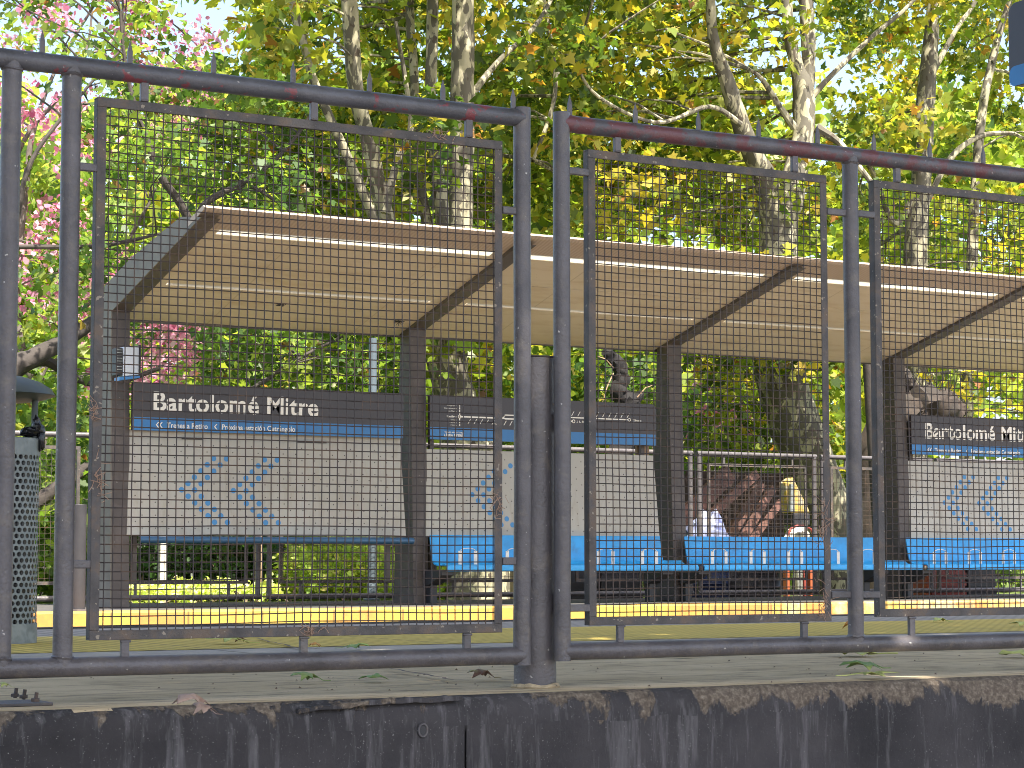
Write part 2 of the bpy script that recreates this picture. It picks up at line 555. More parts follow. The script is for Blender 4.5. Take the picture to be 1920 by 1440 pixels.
def rand_rot(n, up_bias=0.35):
    nz = RNG.normal(size=(n, 3)); nz[:, 2] = nz[:, 2] + up_bias * 2.2 * np.sign(RNG.random(n) - 0.15)
    nz /= np.linalg.norm(nz, axis=1)[:, None]
    t = RNG.normal(size=(n, 3)); t[:, 2] -= 0.7
    t -= nz * (t * nz).sum(1)[:, None]; t /= np.linalg.norm(t, axis=1)[:, None]
    s = np.cross(t, nz)
    return s, t, nz


def leaves_mesh(name, centers, size, tmpl, palette, weights, mat, parent=None, jitter=0.22, clump_of=None, fold=0.18,
                up_bias=0.35):
    n = len(centers)
    k = len(tmpl)
    s, t, nz = rand_rot(n, up_bias)
    sz = size * RNG.uniform(0.5, 1.4, n)
    x = tmpl[:, 0][None, :, None] * s[:, None, :]
    y = (tmpl[:, 1] - 0.35)[None, :, None] * t[:, None, :]
    bend = RNG.uniform(-1, 1, n)[:, None]
    zc = (-np.abs(tmpl[:, 0])[None, :] * fold * 2 * bend - ((tmpl[:, 1] - 0.4) ** 2)[None, :] * fold * 1.6)
    z = zc[:, :, None] * nz[:, None, :]
    V = centers[:, None, :] + (x + y + z) * sz[:, None, None]
    V = V.reshape(-1, 3)
    me = bpy.data.meshes.new(name)
    me.vertices.add(n * k)
    me.vertices.foreach_set('co', V.astype(np.float32).ravel())
    me.loops.add(n * k)
    me.loops.foreach_set('vertex_index', np.arange(n * k, dtype=np.int32))
    me.polygons.add(n)
    me.polygons.foreach_set('loop_start', np.arange(0, n * k, k, dtype=np.int32))
    me.polygons.foreach_set('loop_total', np.full(n, k, dtype=np.int32))
    me.update(calc_edges=True)
    pal = np.array(palette, float)
    idx = RNG.choice(len(pal), n, p=np.array(weights) / sum(weights))
    if clump_of is not None:                                   # sprays of leaves share a season's colour
        nc = clump_of.max() + 1
        w5 = np.array(weights[:-2]) / sum(weights[:-2]); cidx = RNG.choice(len(w5), nc, p=w5)
        same = RNG.random(n) < 0.5
        idx = np.where(same, cidx[clump_of], idx)
    c = pal[idx] * (1 + RNG.uniform(-jitter, jitter, (n, 1))) * (1 + RNG.uniform(-0.08, 0.08, (n, 3)))
    c = np.clip(c, 0, 1)
    c4 = np.concatenate([c, np.ones((n, 1))], 1)
    at = me.color_attributes.new('tint', 'FLOAT_COLOR', 'POINT')
    at.data.foreach_set('color', np.repeat(c4, k, axis=0).astype(np.float32).ravel())
    me.materials.append(mat)
    o = bpy.data.objects.new(name, me)
    COL.objects.link(o)
    if parent is not None:
        o.parent = parent; o.location = -Vector(parent.location)
    return o


def clumps(centers, radii, per, flat=0.75):
    pts = []; ids = []
    for i, (c, r) in enumerate(zip(centers, radii)):
        n = per if not callable(per) else per(r)
        d = RNG.normal(size=(n, 3)); d /= np.linalg.norm(d, axis=1)[:, None]
        rr = r * RNG.random(n) ** 0.5
        q = d * rr[:, None]; q[:, 2] *= flat
        pts.append(np.array(c)[None] + q); ids.append(np.full(n, i))
    return np.concatenate(pts), np.concatenate(ids)


def crown_cloud(n, u0, u1, v0, v1, Yt, Y1, front=.12, keep=None):
    k = int(n * front)
    return px_cloud(k, u0, u1, v0, v1, Yt - 1.6, Yt - .3, keep) + px_cloud(n - k, u0, u1, v0, v1, Yt + .5, Y1, keep)


def px_cloud(n, u0, u1, v0, v1, Y0, Y1, keep=None):
    """n random world points in the wedge a tree's crown fills"""
    out = []
    while len(out) < n:
        u = random.uniform(u0, u1); v = random.uniform(v0, v1); Y = random.uniform(Y0, Y1)
        if keep and not keep(u, v, Y):
            continue
        p = P(u, v, Y=Y)
        if p.z < 0.3: continue
        out.append((p.x, p.y, p.z))
    return out


def limb(mb, path, Y, seg=12, wob=0.12, seed=0, dy=0.0):
    """path of (u, v, width) seen from the street, turned into a tube in the tree's own depth"""
    pts = []; rad = []
    n = len(path)
    for i, q in enumerate(path):
        y = Y + dy * i / max(1, n - 1)
        p = P(q[0], q[1], Y=y); pts.append(p); rad.append(q[2] / 2 * depth(p) / FPX)
    # subdivide (Catmull-Rom)
    P2 = []; R2 = []
    for i in range(n - 1):
        p0, p1, p2, p3 = pts[max(i - 1, 0)], pts[i], pts[i + 1], pts[min(i + 2, n - 1)]
        for k in range(6):
            t = k / 6
            P2.append(0.5 * ((2 * p1) + (p2 - p0) * t + (2 * p0 - 5 * p1 + 4 * p2 - p3) * t * t + (3 * p1 - p0 - 3 * p2 + p3) * t ** 3))
            R2.append(rad[i] * (1 - t) + rad[i + 1] * t)
    P2.append(pts[-1]); R2.append(rad[-1])
    mb.tube(P2, R2, seg, wob=wob, seed=seed)
    return P2


def twigs(mb, starts, targets, r=0.012):
    for c in targets:
        c = Vector(c)
        s = min(starts, key=lambda q: (q - c).length + 2.0 * max(0, q.z - c.z))
        mid = (s + c) / 2 + Vector((random.uniform(-.2, .2), random.uniform(-.2, .2), random.uniform(-.05, .3)))
        L = (c - s).length
        if L > 4.5: continue
        r0 = r * (0.7 + 0.5 * L)
        mb.tube([s, (s + mid) / 2 + Vector((0, 0, .05)), mid, (mid + c) / 2, c], [r0, r0 * .8, r0 * .62, r0 * .45, r0 * .25], 5, caps=False)


PAL_PLANE = [(0.15, 0.21, 0.026), (0.25, 0.28, 0.032), (0.40, 0.35, 0.045), (0.44, 0.36, 0.045), (0.06, 0.105, 0.02), (0.30, 0.14, 0.035), (0.40, 0.19, 0.04)]
W_PLANE = [30, 26, 14, 6, 20, 2, 1.5]
PAL_RIGHT = [(0.18, 0.235, 0.028), (0.29, 0.31, 0.034), (0.42, 0.34, 0.04), (0.075, 0.12, 0.022), (0.42, 0.22, 0.04), (0.28, 0.12, 0.03)]
W_RIGHT = [28, 28, 15, 18, 3, 2]

# ================================================================== SETTING
def sheet(name, x0, x1, y0, y1, z, mat, nx=1, ny=1):
    vs = []; fs = []
    for j in range(ny + 1):
        for i in range(nx + 1):
            vs.append((x0 + (x1 - x0) * i / nx, y0 + (y1 - y0) * j / ny, z))
    for j in range(ny):
        for i in range(nx):
            a = j * (nx + 1) + i
            fs.append((a, a + 1, a + nx + 2, a + nx + 1))
    o = MB().add(vs, fs).build(name, mat)
    return tag(o, kind='structure')


X0, X1 = -14.0, 45.0
YW = 5.575                     # street face of the near platform
YE = 11.96                     # its track edge
YF = 15.80                     # edge of the far platform
ground = MB()
ground.add([(-400, -400, -1.1), (400, -400, -1.1), (400, YF + .2, -1.1), (-400, YF + .2, -1.1)], [(0, 1, 2, 3)])
tag(ground.build('ground', M['ballast']), kind='structure')
# lawn behind the far platform, one sheet to the horizon
vs = []; fs = []
ys = [18.9, 20, 22, 25, 30, 40, 60, 120, 500, 1500]
xs = [-1500, -300, -60, -20, 0, 6, 12, 18, 26, 40, 80, 300, 1500]
for y in ys:
    for x in xs:
        vs.append((x, y, -0.06 if y < 500 else -0.06))
for j in range(len(ys) - 1):
    for i in range(len(xs) - 1):
        a = j * len(xs) + i
        fs.append((a, a + 1, a + len(xs) + 1, a + len(xs)))
tag(MB().add(vs, fs).build('lawn_ground', M['grass']), kind='structure')

# near platform: slab with a chipped street edge
nx = 1100
mb = MB(); vs = []; fs = []
xs = [X0 + (X1 - X0) * i / nx for i in range(nx + 1)]
prof_n = 7
for x in xs:
    c1 = mnoise.noise(Vector((x * 2.3, 0, 0))) ; c2 = mnoise.noise(Vector((x * 9.0, 5, 0))); c3 = mnoise.noise(Vector((x * 31, 9, 0)))
    chip = max(0.0, 0.012 + 0.016 * c1 + 0.010 * c2 + 0.005 * c3)
    rows = [(YW + 0.9, 0.0), (YW + 0.25, 0.0), (YW + 0.035 + chip, 0.0), (YW + 0.018 + chip * .4, -0.006 - chip * .3),
            (YW + 0.004 + 0.3 * chip, -0.022 - chip), (YW + 0.002, -0.055 - chip), (YW, -0.10)]
    for y, z in rows:
        vs.append((x, y, z))
for i in range(nx):
    for k in range(prof_n - 1):
        a = i * prof_n + k
        fs.append((a, a + 1, a + prof_n + 1, a + prof_n))
mb.add(vs, fs)
mb.add([(X0, YW + 0.9, 0), (X1, YW + 0.9, 0), (X1, YE, 0), (X0, YE, 0)], [(0, 1, 2, 3)])
mb.add([(X0, YE, 0), (X1, YE, 0), (X1, YE, -1.1), (X0, YE, -1.1)], [(0, 1, 2, 3)])
slab = mb.build('platform', M['platform'], smooth=True)
tag(slab, kind='structure')
# the flaked band of the edge uses the wall's stone
slab.data.materials.append(M['wall'])
for p in slab.data.polygons:
    c = p.center
    if c.z < -0.004 and c.y < YW + 0.1:
        p.material_index = 1
# street wall: panels of render with a vertical joint
wall_e = empty('platform_wall', (3.2, YW, -1.1), 'dark stained rendered wall with brown flaking top edge below the railing', 'wall')
xj = PX(872, YW)
for (a, b, dy) in ((X0, xj - 0.0025, 0.0), (xj + 0.0025, X1, 0.003)):
    w = MB()
    nxp = int((b - a) / 0.05); nz = 12
    vs = []; fs = []
    for j in range(nz + 1):
        z = -0.085 - (1.1 - 0.085) * j / nz
        for i in range(nxp + 1):
            x = a + (b - a) * i / nxp
            y = YW - 0.004 - dy + 0.004 * mnoise.noise(Vector((x * 1.7, z * 3, 2)))
            vs.append((x, y, z + (0.018 * mnoise.noise(Vector((x * 6, 1, 3))) if j == 0 else 0)))
    for j in range(nz):
        for i in range(nxp):
            q = j * (nxp + 1) + i
            fs.append((q, q + 1, q + nxp + 2, q + nxp + 1))
    n = len(vs)
    w.add(vs, fs)
    w.add([(a, YW + .03, -0.07), (b, YW + .03, -0.07), (b, YW + .03, -1.1), (a, YW + .03, -1.1)], [(0, 1, 2, 3)])
    w.build('render_panel', M['wall'], wall_e, smooth=True)
# broken slivers of render standing proud at the top of the wall
for (u0, u1, v0, v1) in ((560, 735, 1330, 1310), (735, 868, 1312, 1306)):
    p0 = P(u0, v0, Y=YW - .012); p1 = P(u1, v1, Y=YW - .012)
    sl = MB()
    pr = []
    m_ = 9
    for i in range(m_ + 1):
        t = i / m_
        pr.append((p0.x + (p1.x - p0.x) * t, p0.z + (p1.z - p0.z) * t + 0.003 + random.uniform(-.004, .004)))
    for i in range(m_, -1, -1):
        t = i / m_
        pr.append((p0.x + (p1.x - p0.x) * t, p0.z + (p1.z - p0.z) * t - 0.012 + random.uniform(-.003, .003)))
    sl.extrude_y(pr, YW - .010, YW + .012)
    sl.build('render_sliver', M['wall'], wall_e, bevel=0.002)
# empty bolt hole with a washer ring
pb = P(793, 1369, Y=YW - .008)
mb = MB()
ring = [(0.014 * math.cos(a), 0.018 * math.sin(a)) for a in [i * math.pi / 10 for i in range(20)]]
pts = [Vector((pb.x + x, YW - .008, pb.z + z)) for x, z in ring]; pts.append(pts[0])
mb.tube(pts, 0.0032, 6, caps=False)
mb.build('anchor_ring', M['paint'], wall_e, smooth=True)
MB().extrude_y([(pb.x + 0.011 * math.cos(i * math.pi / 6), pb.z + 0.014 * math.sin(i * math.pi / 6)) for i in range(12)], YW - .0085, YW).build('anchor_hole', M['dark'], wall_e)

# paving strips on the platform
sheet('paving_strip', X0, X1, 7.50, 8.90, 0.004, M['pave_grey'])
sheet('pale_joint_line', X0, X1, 7.42, 7.50, 0.008, M['line_white'])
sheet('tactile_strip', X0, X1, 8.90, 10.75, 0.006, M['tactile'])
sheet('ridged_strip', X0, X1, 10.75, YE - .01, 0.004, M['ridged'])
# cracks running across the slab
for (ua, va, ub, vb) in ((722, 1253, 850, 1276), (480, 1198, 570, 1219)):
    a = P(ua, va, Z=0.009); b = P(ub, vb, Z=0.009)
    pts = []
    for i in range(13):
        t = i / 12
        q = a.lerp(b, t); q.x += random.uniform(-.012, .012); pts.append(q)
    mb = MB()
    vs = []; fs = []
    for i, q in enumerate(pts):
        w = 0.005 + 0.004 * random.random()
        vs += [(q.x - w, q.y, 0.0125), (q.x + w, q.y, 0.0125)]
        if i: fs.append((2 * i - 2, 2 * i - 1, 2 * i + 1, 2 * i))
    tag(mb.add(vs, fs).build('platform_crack', M['twig']), kind='structure')

# dark rubber nosing on the near platform's track edge
mb = MB().box(X0, X1, YE - .05, YE + .03, -.03, .014)
tag(mb.build('platform_nosing', M['dark']), kind='structure')
# far platform
mb = MB().box(X0, X1, YF + 0.012, 18.9, -1.1, -0.004)
tag(mb.build('far_platform', M['concrete_far']), kind='structure')
mb = MB().box(X0, X1, YF, YF + 0.33, -0.34, 0.0)
tag(mb.build('far_platform_edge', M['yellow'], bevel=0.012), kind='structure')

# ================================================================== NEAR RAILING
F = 5.75
RT, RBz = 1.755, 0.106
TR = 0.0274


def rail_z(X, top):
    # rails follow the measured line, all but level
    if top: return P(120, 122, Y=F).z + (X - PX(120, F)) * 0.0018
    return 0.104 if X < PX(1015, F) else 0.113


def rough_pipe(mb, a, b, r, seg=20):
    a = Vector(a); b = Vector(b)
    L = (b - a).length; n = max(2, int(L / 0.06))
    pts = []
    for i in range(n + 1):
        q = a.lerp(b, i / n)
        q = q + Vector((0, mnoise.noise(q * 1.3) * 0.004, mnoise.noise(q * 1.1 + Vector((5, 5, 5))) * 0.004)) * (1 if 0 < i < n else 0)
        pts.append(q)
    mb.tube(pts, r, seg)


def weld(mb, c, r):
    """a lumpy weld collar"""
    pts = []
    for i in range(13):
        a = i / 12 * 2 * math.pi
        pts.append(Vector(c) + Vector((math.cos(a) * r, math.sin(a) * r, random.uniform(-.003, .003))))
    mb.tube(pts, [0.0045 + random.random() * 0.002 for _ in pts], 6, caps=False)


def railing(name, label, xl, xr, posts, frames, spikes, top_mat, close_l, close_r, y=F, group=None):
    """posts: list of X; frames: (xl, xr, zt, zb, conn dict); spikes: list of X"""
    e = empty(name, ((xl + xr) / 2, y, 0), label, 'railing', group)
    ztl, ztr, zb = rail_z(xl, 1), rail_z(xr, 1), rail_z(xl, 0)
    if y != F: ztl = ztr = 1.50; zb = 0.05
    a = MB(); rough_pipe(a, (xl, y, ztl), (xr, y, ztr), TR); a.build('top_rail', top_mat, e, smooth=True)
    a = MB(); rough_pipe(a, (xl, y, zb), (xr, y, zb), TR); a.build('bottom_rail', M['paint'], e, smooth=True)
    def zt(x): return ztl + (ztr - ztl) * (x - xl) / (xr - xl)
    for x in posts:
        a = MB()
        end = (close_l and abs(x - posts[0]) < 1e-6) or (close_r and abs(x - posts[-1]) < 1e-6)
        ext = TR + 0.004 if end else 0
        rough_pipe(a, (x, y, zb - (TR + .002 if end else 0)), (x, y, zt(x) + ext), 0.0270)
        if not end:
            weld(a, (x, y, zb + TR), 0.026); weld(a, (x, y, zt(x) - TR), 0.026)
        a.build('post', M['paint'], e, smooth=True)
    for x in spikes:
        a = MB(); h = 0.062; w = 0.007; z = zt(x) + TR - .004
        a.add([(x - w, y - .004, z), (x + w, y - .004, z), (x + w, y + .004, z), (x - w, y + .004, z),
               (x - w, y - .004, z + h * .6), (x + w, y - .004, z + h * .6), (x + w, y + .004, z + h * .6), (x - w, y + .004, z + h * .6),
               (x, y, z + h * 1.12)],
              [(3, 2, 1, 0), (0, 1, 5, 4), (1, 2, 6, 5), (2, 3, 7, 6), (3, 0, 4, 7), (4, 5, 8), (5, 6, 8), (6, 7, 8), (7, 4, 8)])
        a.build('spike', M['paint'], e)
    for fr in frames:
        build_frame(e, y, zb, zt, *fr)
    return e


def build_frame(e, y, zb, zt, fl, frr, z1, z0, tops, bots, lefts, rights, full=True):
    """L-section frame with its wire mesh; lefts / rights are (z, X of the post it is welded to)"""
    W = 0.027; T = 0.0045
    a = MB()
    # web standing in the fence plane, flange running back
    for (x0, x1, za, zb_) in ((fl, frr, z1 - W, z1), (fl, frr, z0, z0 + W)):
        a.box(x0, x1, y - .004, y - .004 + T, za, zb_)
    for (x0, x1) in ((fl, fl + W), (frr - W, frr)):
        a.box(x0, x1, y - .0035, y - .0035 + T, z0 + W, z1 - W)
    # flanges on the outer border
    a.box(fl, frr, y + T - .004, y + .028, z1 - T, z1 - .0002)
    a.box(fl, frr, y + T - .004, y + .028, z0 + .0002, z0 + T)
    a.box(fl + .0002, fl + T, y + T - .004, y + .028, z0 + T, z1 - T)
    a.box(frr - T, frr - .0002, y + T - .004, y + .028, z0 + T, z1 - T)
    pf = a.build('panel_frame', M['angle'], e, bevel=0.0012, segs=1)
    # wire mesh, woven with slight irregularities
    g = MB(); r = 0.0018
    cx, cz = 0.0263, 0.025
    x = fl + W * 0.55
    k = 0
    yw = y + 0.006
    while x < frr - W * .3:
        n = 14; pts = []
        for i in range(n + 1):
            z = z0 + .008 + (z1 - z0 - .016) * i / n
            pts.append((x + 0.006 * mnoise.noise(Vector((x * 2.5, z * 1.7, 1))) + 0.002 * mnoise.noise(Vector((x * 19, z * 4, 1))) + random.uniform(-.0006, .0006), yw + 0.004 * mnoise.noise(Vector((x * 3, z * 3, 7))), z))
        g.tube(pts, r, 5, caps=False); x += cx; k += 1
    z = z0 + W * 0.55
    while z < z1 - W * .3:
        n = 14; pts = []
        for i in range(n + 1):
            xx = fl + .008 + (frr - fl - .016) * i / n
            pts.append((xx, yw + .003 + 0.004 * mnoise.noise(Vector((xx * 3, z * 3, 7))), z + 0.006 * mnoise.noise(Vector((xx * 1.7, z * 2.5, 4))) + 0.002 * mnoise.noise(Vector((xx * 4, z * 19, 4))) + random.uniform(-.0006, .0006)))
        g.tube(pts, r, 5, caps=False); z += cz
    g.build('wire_mesh', M['wire'], e, smooth=True)
    s = 0.0115
    for x in tops:
        b = MB().box(x - s, x + s, y - .008, y + .008, z1 + .0002, zt(x) - TR * .6)
        b.tube([(x - s, y - .006, z1 + .003), (x + s, y - .006, z1 + .003)], .004, 6)
        b.build('bracket', M['paint'], e, bevel=0.003)
    for x in bots:
        b = MB().box(x - s, x + s, y - .008, y + .008, zb + TR * .6, z0 - .0002)
        b.tube([(x - s * 1.4, y - .006, z0 - .004), (x + s * 1.4, y - .006, z0 - .004)], .004, 6)
        b.build('bracket', M['paint'], e, bevel=0.003)
    for (zz, px) in lefts:
        MB().box(px + .018, fl - .0002, y - .008, y + .008, zz - s, zz + s).build('bracket', M['paint'], e, bevel=0.003)
    for (zz, px) in rights:
        MB().box(frr + .0002, px - .018, y - .008, y + .008, zz - s, zz + s).build('bracket', M['paint'], e, bevel=0.003)


def fz(u, v): return P(u, v, Y=F).z
def fx(u): return PX(u, F)


xA, xB, xC = fx(5), fx(120), fx(979)
left = railing('railing_section', 'left grey pipe railing section with one wide mesh panel and a row of spikes',
               fx(-420), xC, [fx(-420), xA, xB, xC],
               [(fx(169), fx(941), fz(180, 181), fz(165, 1201), [fx(258), fx(582), fx(877)], [fx(236), fx(570), fx(875)],
                 [(fz(155, 313), xB), (fz(150, 1058), xB)], [(fz(958, 395), xC), (fz(958, 1052), xC)])],
               [fx(u) for u in (-110, 62, 230, 390, 542, 688, 828, 962)], M['paint_part'], False, True,
               group='mesh panel railing sections on the platform edge')
xD, xE = fx(1054), fx(1603)
xG = xE + (xE - xD) + .1
right = railing('railing_section', 'right grey pipe railing section with maroon worn top rail and two narrow mesh panels',
                xD, xG, [xD, xE, xG],
                [(fx(1104), fx(1557), fz(1104, 280), fz(1104, 1173), [fx(1160), fx(1497)], [fx(1162), fx(1506)],
                  [(fz(1085, 322), xD), (fz(1085, 1140), xD)], [(fz(1570, 398), xE), (fz(1575, 1115), xE)]),
                 (fx(1647), fx(1647) + (fx(1557) - fx(1104)), fz(1645, 338), fz(1650, 1157), [fx(1692)], [fx(1707)],
                  [(fz(1625, 402), xE), (fz(1635, 1115), xE)], [])],
                [fx(u) for u in (1070, 1195, 1315, 1430, 1542, 1649, 1755, 1857, 1955)], M['paint_worn'], True, True,
                group='mesh panel railing sections on the platform edge')
# stub post between the two
ps = P(1002, 1290, Z=0)
ps.x = PX(1003, 5.845)
sp = empty('stub_post', (ps.x, 5.845, 0), 'short thick grey steel post between the two railing sections, its foot set in the platform', 'post')
zt_ = P(1002, 673, Y=5.845).z
a = MB()
n = 26
pts = [Vector((ps.x, 5.845, -0.01 + (zt_ + .01) * i / n)) for i in range(n + 1)]
a.tube(pts, [0.066 + 0.0006 * random.random() for _ in pts], 32)
a.build('pipe', M['paint'], sp, smooth=True)
a = MB()
a.lathe([(0.058, zt_ + .001), (0.066, zt_ + .002), (0.068, zt_ + .006), (0.0, zt_ + .008)], (ps.x, 5.845, 0), 32)
a.build('cap', M['paint'], sp, smooth=True)
a = MB()
pts = []
for i in range(25):
    q = i / 24 * 2 * math.pi
    pts.append(Vector((ps.x + math.cos(q) * .068, 5.845 + math.sin(q) * .068, 0.002 + random.uniform(-.002, .005))))
a.tube(pts, [0.006 + random.random() * .006 for _ in pts], 6, caps=False)
a.build('mortar_collar', M['platform'], sp, smooth=True)
for v0, v1 in ((770, 812), (1112, 1150)):
    b = MB(); zc = (P(1035, v0, Y=5.8).z + P(1035, v1, Y=5.8).z) / 2
    b.box(ps.x + .045, ps.x + .085, 5.785, 5.800, zc - .03, zc + .03)
    b.build('hinge_lug', M['angle'], sp, bevel=.004)

# ================================================================== SHELTER
YP = 17.2
PC = [6.115, 8.904, 11.69, 14.47, 17.26]         # post centres (x)
HW = 0.077
sh = empty('platform_shelter', (11.0, YP, 0), 'long brown steel shelter with cream soffit, station signs and blue seats', 'shelter')
TAN = 0.2626


def under(Y): return EYE + 2.052 + TAN * (17.2 - Y)


def frame_profile(off=0.0):
    return [(17.10 - .00, 0.0), (17.185, under(17.185)), (15.20, under(15.20)), (15.16, under(15.16) + .035),
            (15.62, EYE + 2.64), (16.17, EYE + 2.55), (16.61, EYE + 2.473), (17.03, EYE + 2.393), (17.32, EYE + 2.327), (17.40, EYE + 2.22), (17.50, 0.0)]


def frame_mesh(x, hw, inset=0.0):
    """a bent frame: post that narrows upward, then a tapering rafter; triangulated as two convex strips"""
    a = MB()
    front = [(17.10, 0.0), (17.12, 0.6), (17.16, 1.6), (17.185, under(17.185)), (16.6, under(16.6)), (15.9, under(15.9)), (15.20, under(15.20))]
    back = [(17.50, 0.0), (17.47, 0.6), (17.43, 1.6), (17.36, EYE + 2.29), (16.75, EYE + 2.445), (16.1, EYE + 2.56), (15.62, EYE + 2.638)]
    n = len(front)
    vs = []
    for xx in (x - hw, x + hw):
        vs += [(xx, y, z) for y, z in front] + [(xx, y, z) for y, z in back]
    fs = []
    for i in range(n - 1):
        fs.append((i, i + 1, n + i + 1, n + i))
        fs.append((2 * n + i, 3 * n + i, 3 * n + i + 1, 2 * n + i + 1))
        fs.append((i, 2 * n + i, 2 * n + i + 1, i + 1))
        fs.append((n + i, n + i + 1, 3 * n + i + 1, 3 * n + i))
    fs.append((0, n, 3 * n, 2 * n)); fs.append((n - 1, 3 * n - 1, 4 * n - 1, 2 * n - 1))
    return a.add(vs, fs)


for i, x in enumerate(PC):
    fo = frame_mesh(x, HW).build('frame', M['brown'], sh, bevel=0.006)
    if i == 0:
        pl = frame_mesh(x - HW - .006, .0055)
        pl.build('end_plate', M['endgrey'], fo)
XL, XR = PC[0] - HW, PC[-1] + HW
# soffit boards, strips of translucent sheet, fascia
TT = 0.035
def up(Y, d): return under(Y) + d
def board(name, ya, yb, xa, xb, mat, d0=0.030, th=TT):
    return MB().extrude_x([(ya, up(ya, d0)), (yb, up(yb, d0)), (yb, up(yb, d0 + th)), (ya, up(ya, d0 + th))], xa, xb).build(name, mat, sh)


def y_on_under(u, v, d=0.03):
    # intersect ray with soffit plane
    dr = ray(u, v)
    # z = EYE + t dz ; y = t dy ; z = EYE + 2.052 + TAN*(17.2 - y) + d
    t = (2.052 + TAN * 17.2 + d) / (dr.z + TAN * dr.y)
    return t * dr.y


ys1 = y_on_under(480, 436); ys1b = y_on_under(480, 446)
ys2 = y_on_under(430, 538); ys2b = y_on_under(430, 543)
ysm = y_on_under(430, 496)
print('slits', ys1, ys1b, ys2, ys2b, ysm)
for i in range(4):
    xa, xb = PC[i] + HW - .004, PC[i + 1] - HW + .004
    board('soffit_board', 17.47, ys2b + .0, xa, xb, M['soffit'])
    board('skylight_strip', ys2b, ys2, xa + .12, xb - .12, M['strip'], 0.034, 0.006)
    board('soffit_board', ys2, ysm + .004, xa, xb, M['soffit'])
    board('soffit_board', ysm - .004, ys1b, xa, xb, M['soffit'])
    board('skylight_strip', ys1b, ys1, xa + .10, xb - .10, M['strip'], 0.034, 0.006)
    # ends of the strips closed
    for (p_, q_) in ((ys2b, ys2), (ys1b, ys1)):
        board('strip_end', p_, q_, xa, xa + .10, M['soffit'], .031, .03); board('strip_end', p_, q_, xb - .10, xb, M['soffit'], .031, .03)
    board('seam_cover', ysm + .0035, ysm - .0035, xa, xb, M['brown'], 0.036, 0.01)
    # ventilation slots: two patches per bay
for xc in (xa + 1.02 + random.uniform(-.12, .12),):
        v = MB()
        for r_ in range(6):
            for c_ in range(16):
                if (c_ + r_) % 2: continue
                if random.random() < .12: continue
                x = xc - .45 + c_ * .062; yy = ys1b + .14 + r_ * .075
                v.extrude_x([(yy, up(yy, .0285)), (yy + .022, up(yy + .022, .0285)), (yy + .022, up(yy + .022, .031)), (yy, up(yy, .031))], x, x + .052)
        v.build('vent_grille', M['brown'], sh)
    # small lumps of nest dirt
fa = MB().extrude_x([(ys1, up(ys1, .032)), (15.16, under(15.16) + .034), (15.13, under(15.16) + .055), (15.16, under(15.16) + .075), (ys1, up(ys1, .075))], XL - .012, XR)
fa.build('fascia', M['fascia'], sh)
# top sheet behind the strips, with light wells left open above them
for (ya, yb) in ((17.44, ys2b + .06), (ys2 - .06, ys1b + .08)):
    MB().extrude_x([(ya, up(ya, .20)), (yb, up(yb, .14 if yb < 16.5 else .17)), (yb, up(yb, .155 if yb < 16.5 else .185)), (ya, up(ya, .215))], XL, XR).build('roof_sheet', M['sheet'], sh)
MB().box(XL, XR, 17.44, 17.475, under(17.44) + .02, under(17.44) + .21).build('rear_edge', M['brown'], sh)

# --- text helper


def text_mesh(name, txt, x, z, y, width, cap, mat, parent, bold=0.012, depth_=0.002, heavy=0.0):
    cu = bpy.data.curves.new('t', 'FONT'); cu.body = txt; cu.size = 1.0; cu.offset = bold; cu.extrude = 0.5
    cu.resolution_u = 3
    ob = bpy.data.objects.new('t', cu); COL.objects.link(ob)
    bpy.context.view_layer.update()
    dg = bpy.context.evaluated_depsgraph_get()
    me = bpy.data.meshes.new_from_object(ob.evaluated_get(dg))
    bpy.data.objects.remove(ob)
    co = np.empty(len(me.vertices) * 3, dtype=np.float32); me.vertices.foreach_get('co', co); co = co.reshape(-1, 3)
    w = co[:, 0].max() - co[:, 0].min(); x0 = co[:, 0].min()
    s = width / w; sz = cap / 0.73
    new = np.stack([x + (co[:, 0] - x0) * s, y + .001 - co[:, 2] * depth_, z + co[:, 1] * sz], 1)
    off = Vector(parent.location); q = parent.parent
    while q is not None:
        off += Vector(q.location); q = q.parent
    if heavy:                      # a heavier cut of the face: two skins, the second a hair to the right and in front
        polys = [tuple(p.vertices) for p in me.polygons]; k = len(co)
        new2 = new + np.array([heavy, -.0012, 0.0])
        allv = np.concatenate([new, new2]).tolist()
        me2 = bpy.data.meshes.new(name)
        me2.from_pydata(allv, [], polys + [tuple(i + k for i in p) for p in polys])
        me = me2
    else:
        me.vertices.foreach_set('co', new.astype(np.float32).ravel())
    me.update()
    me.name = name
    me.materials.clear(); me.materials.append(mat)
    o = bpy.data.objects.new(name, me); COL.objects.link(o)
    o.parent = parent; o.location = -off
    # thickness is real: a raised vinyl skin
    return o


YS = 17.10     # front of signs


def sign_board(i, kind, xa, xb, zt, zm, zb, round_end=False):
    """zt top, zm top of the blue band, zb bottom"""
    r_ = 0.05
    def rr(x0, x1, z0, z1, r=0.0):
        if not r: return [(x0, z0), (x1, z0), (x1, z1), (x0, z1)]
        return [(x0, z0), (x1, z0), (x1, z1 - r), (x1 - r * .3, z1 - r * .3), (x1 - r, z1), (x0, z1)]
    s = MB().extrude_y(rr(xa, xb, zb, zt, r_ if round_end else 0), YS, YS + .035).build(kind, M['sign_dark'], sh, bevel=.003)
    MB().extrude_y(rr(xa + .001, xb - .012, zb + .001, zm), YS - .003, YS - .0002).build('blue_band', M['sign_blue'], s)
    return s


def zS(u, v): return P(u, v, Y=YS).z
def xS(u): return PX(u, YS)


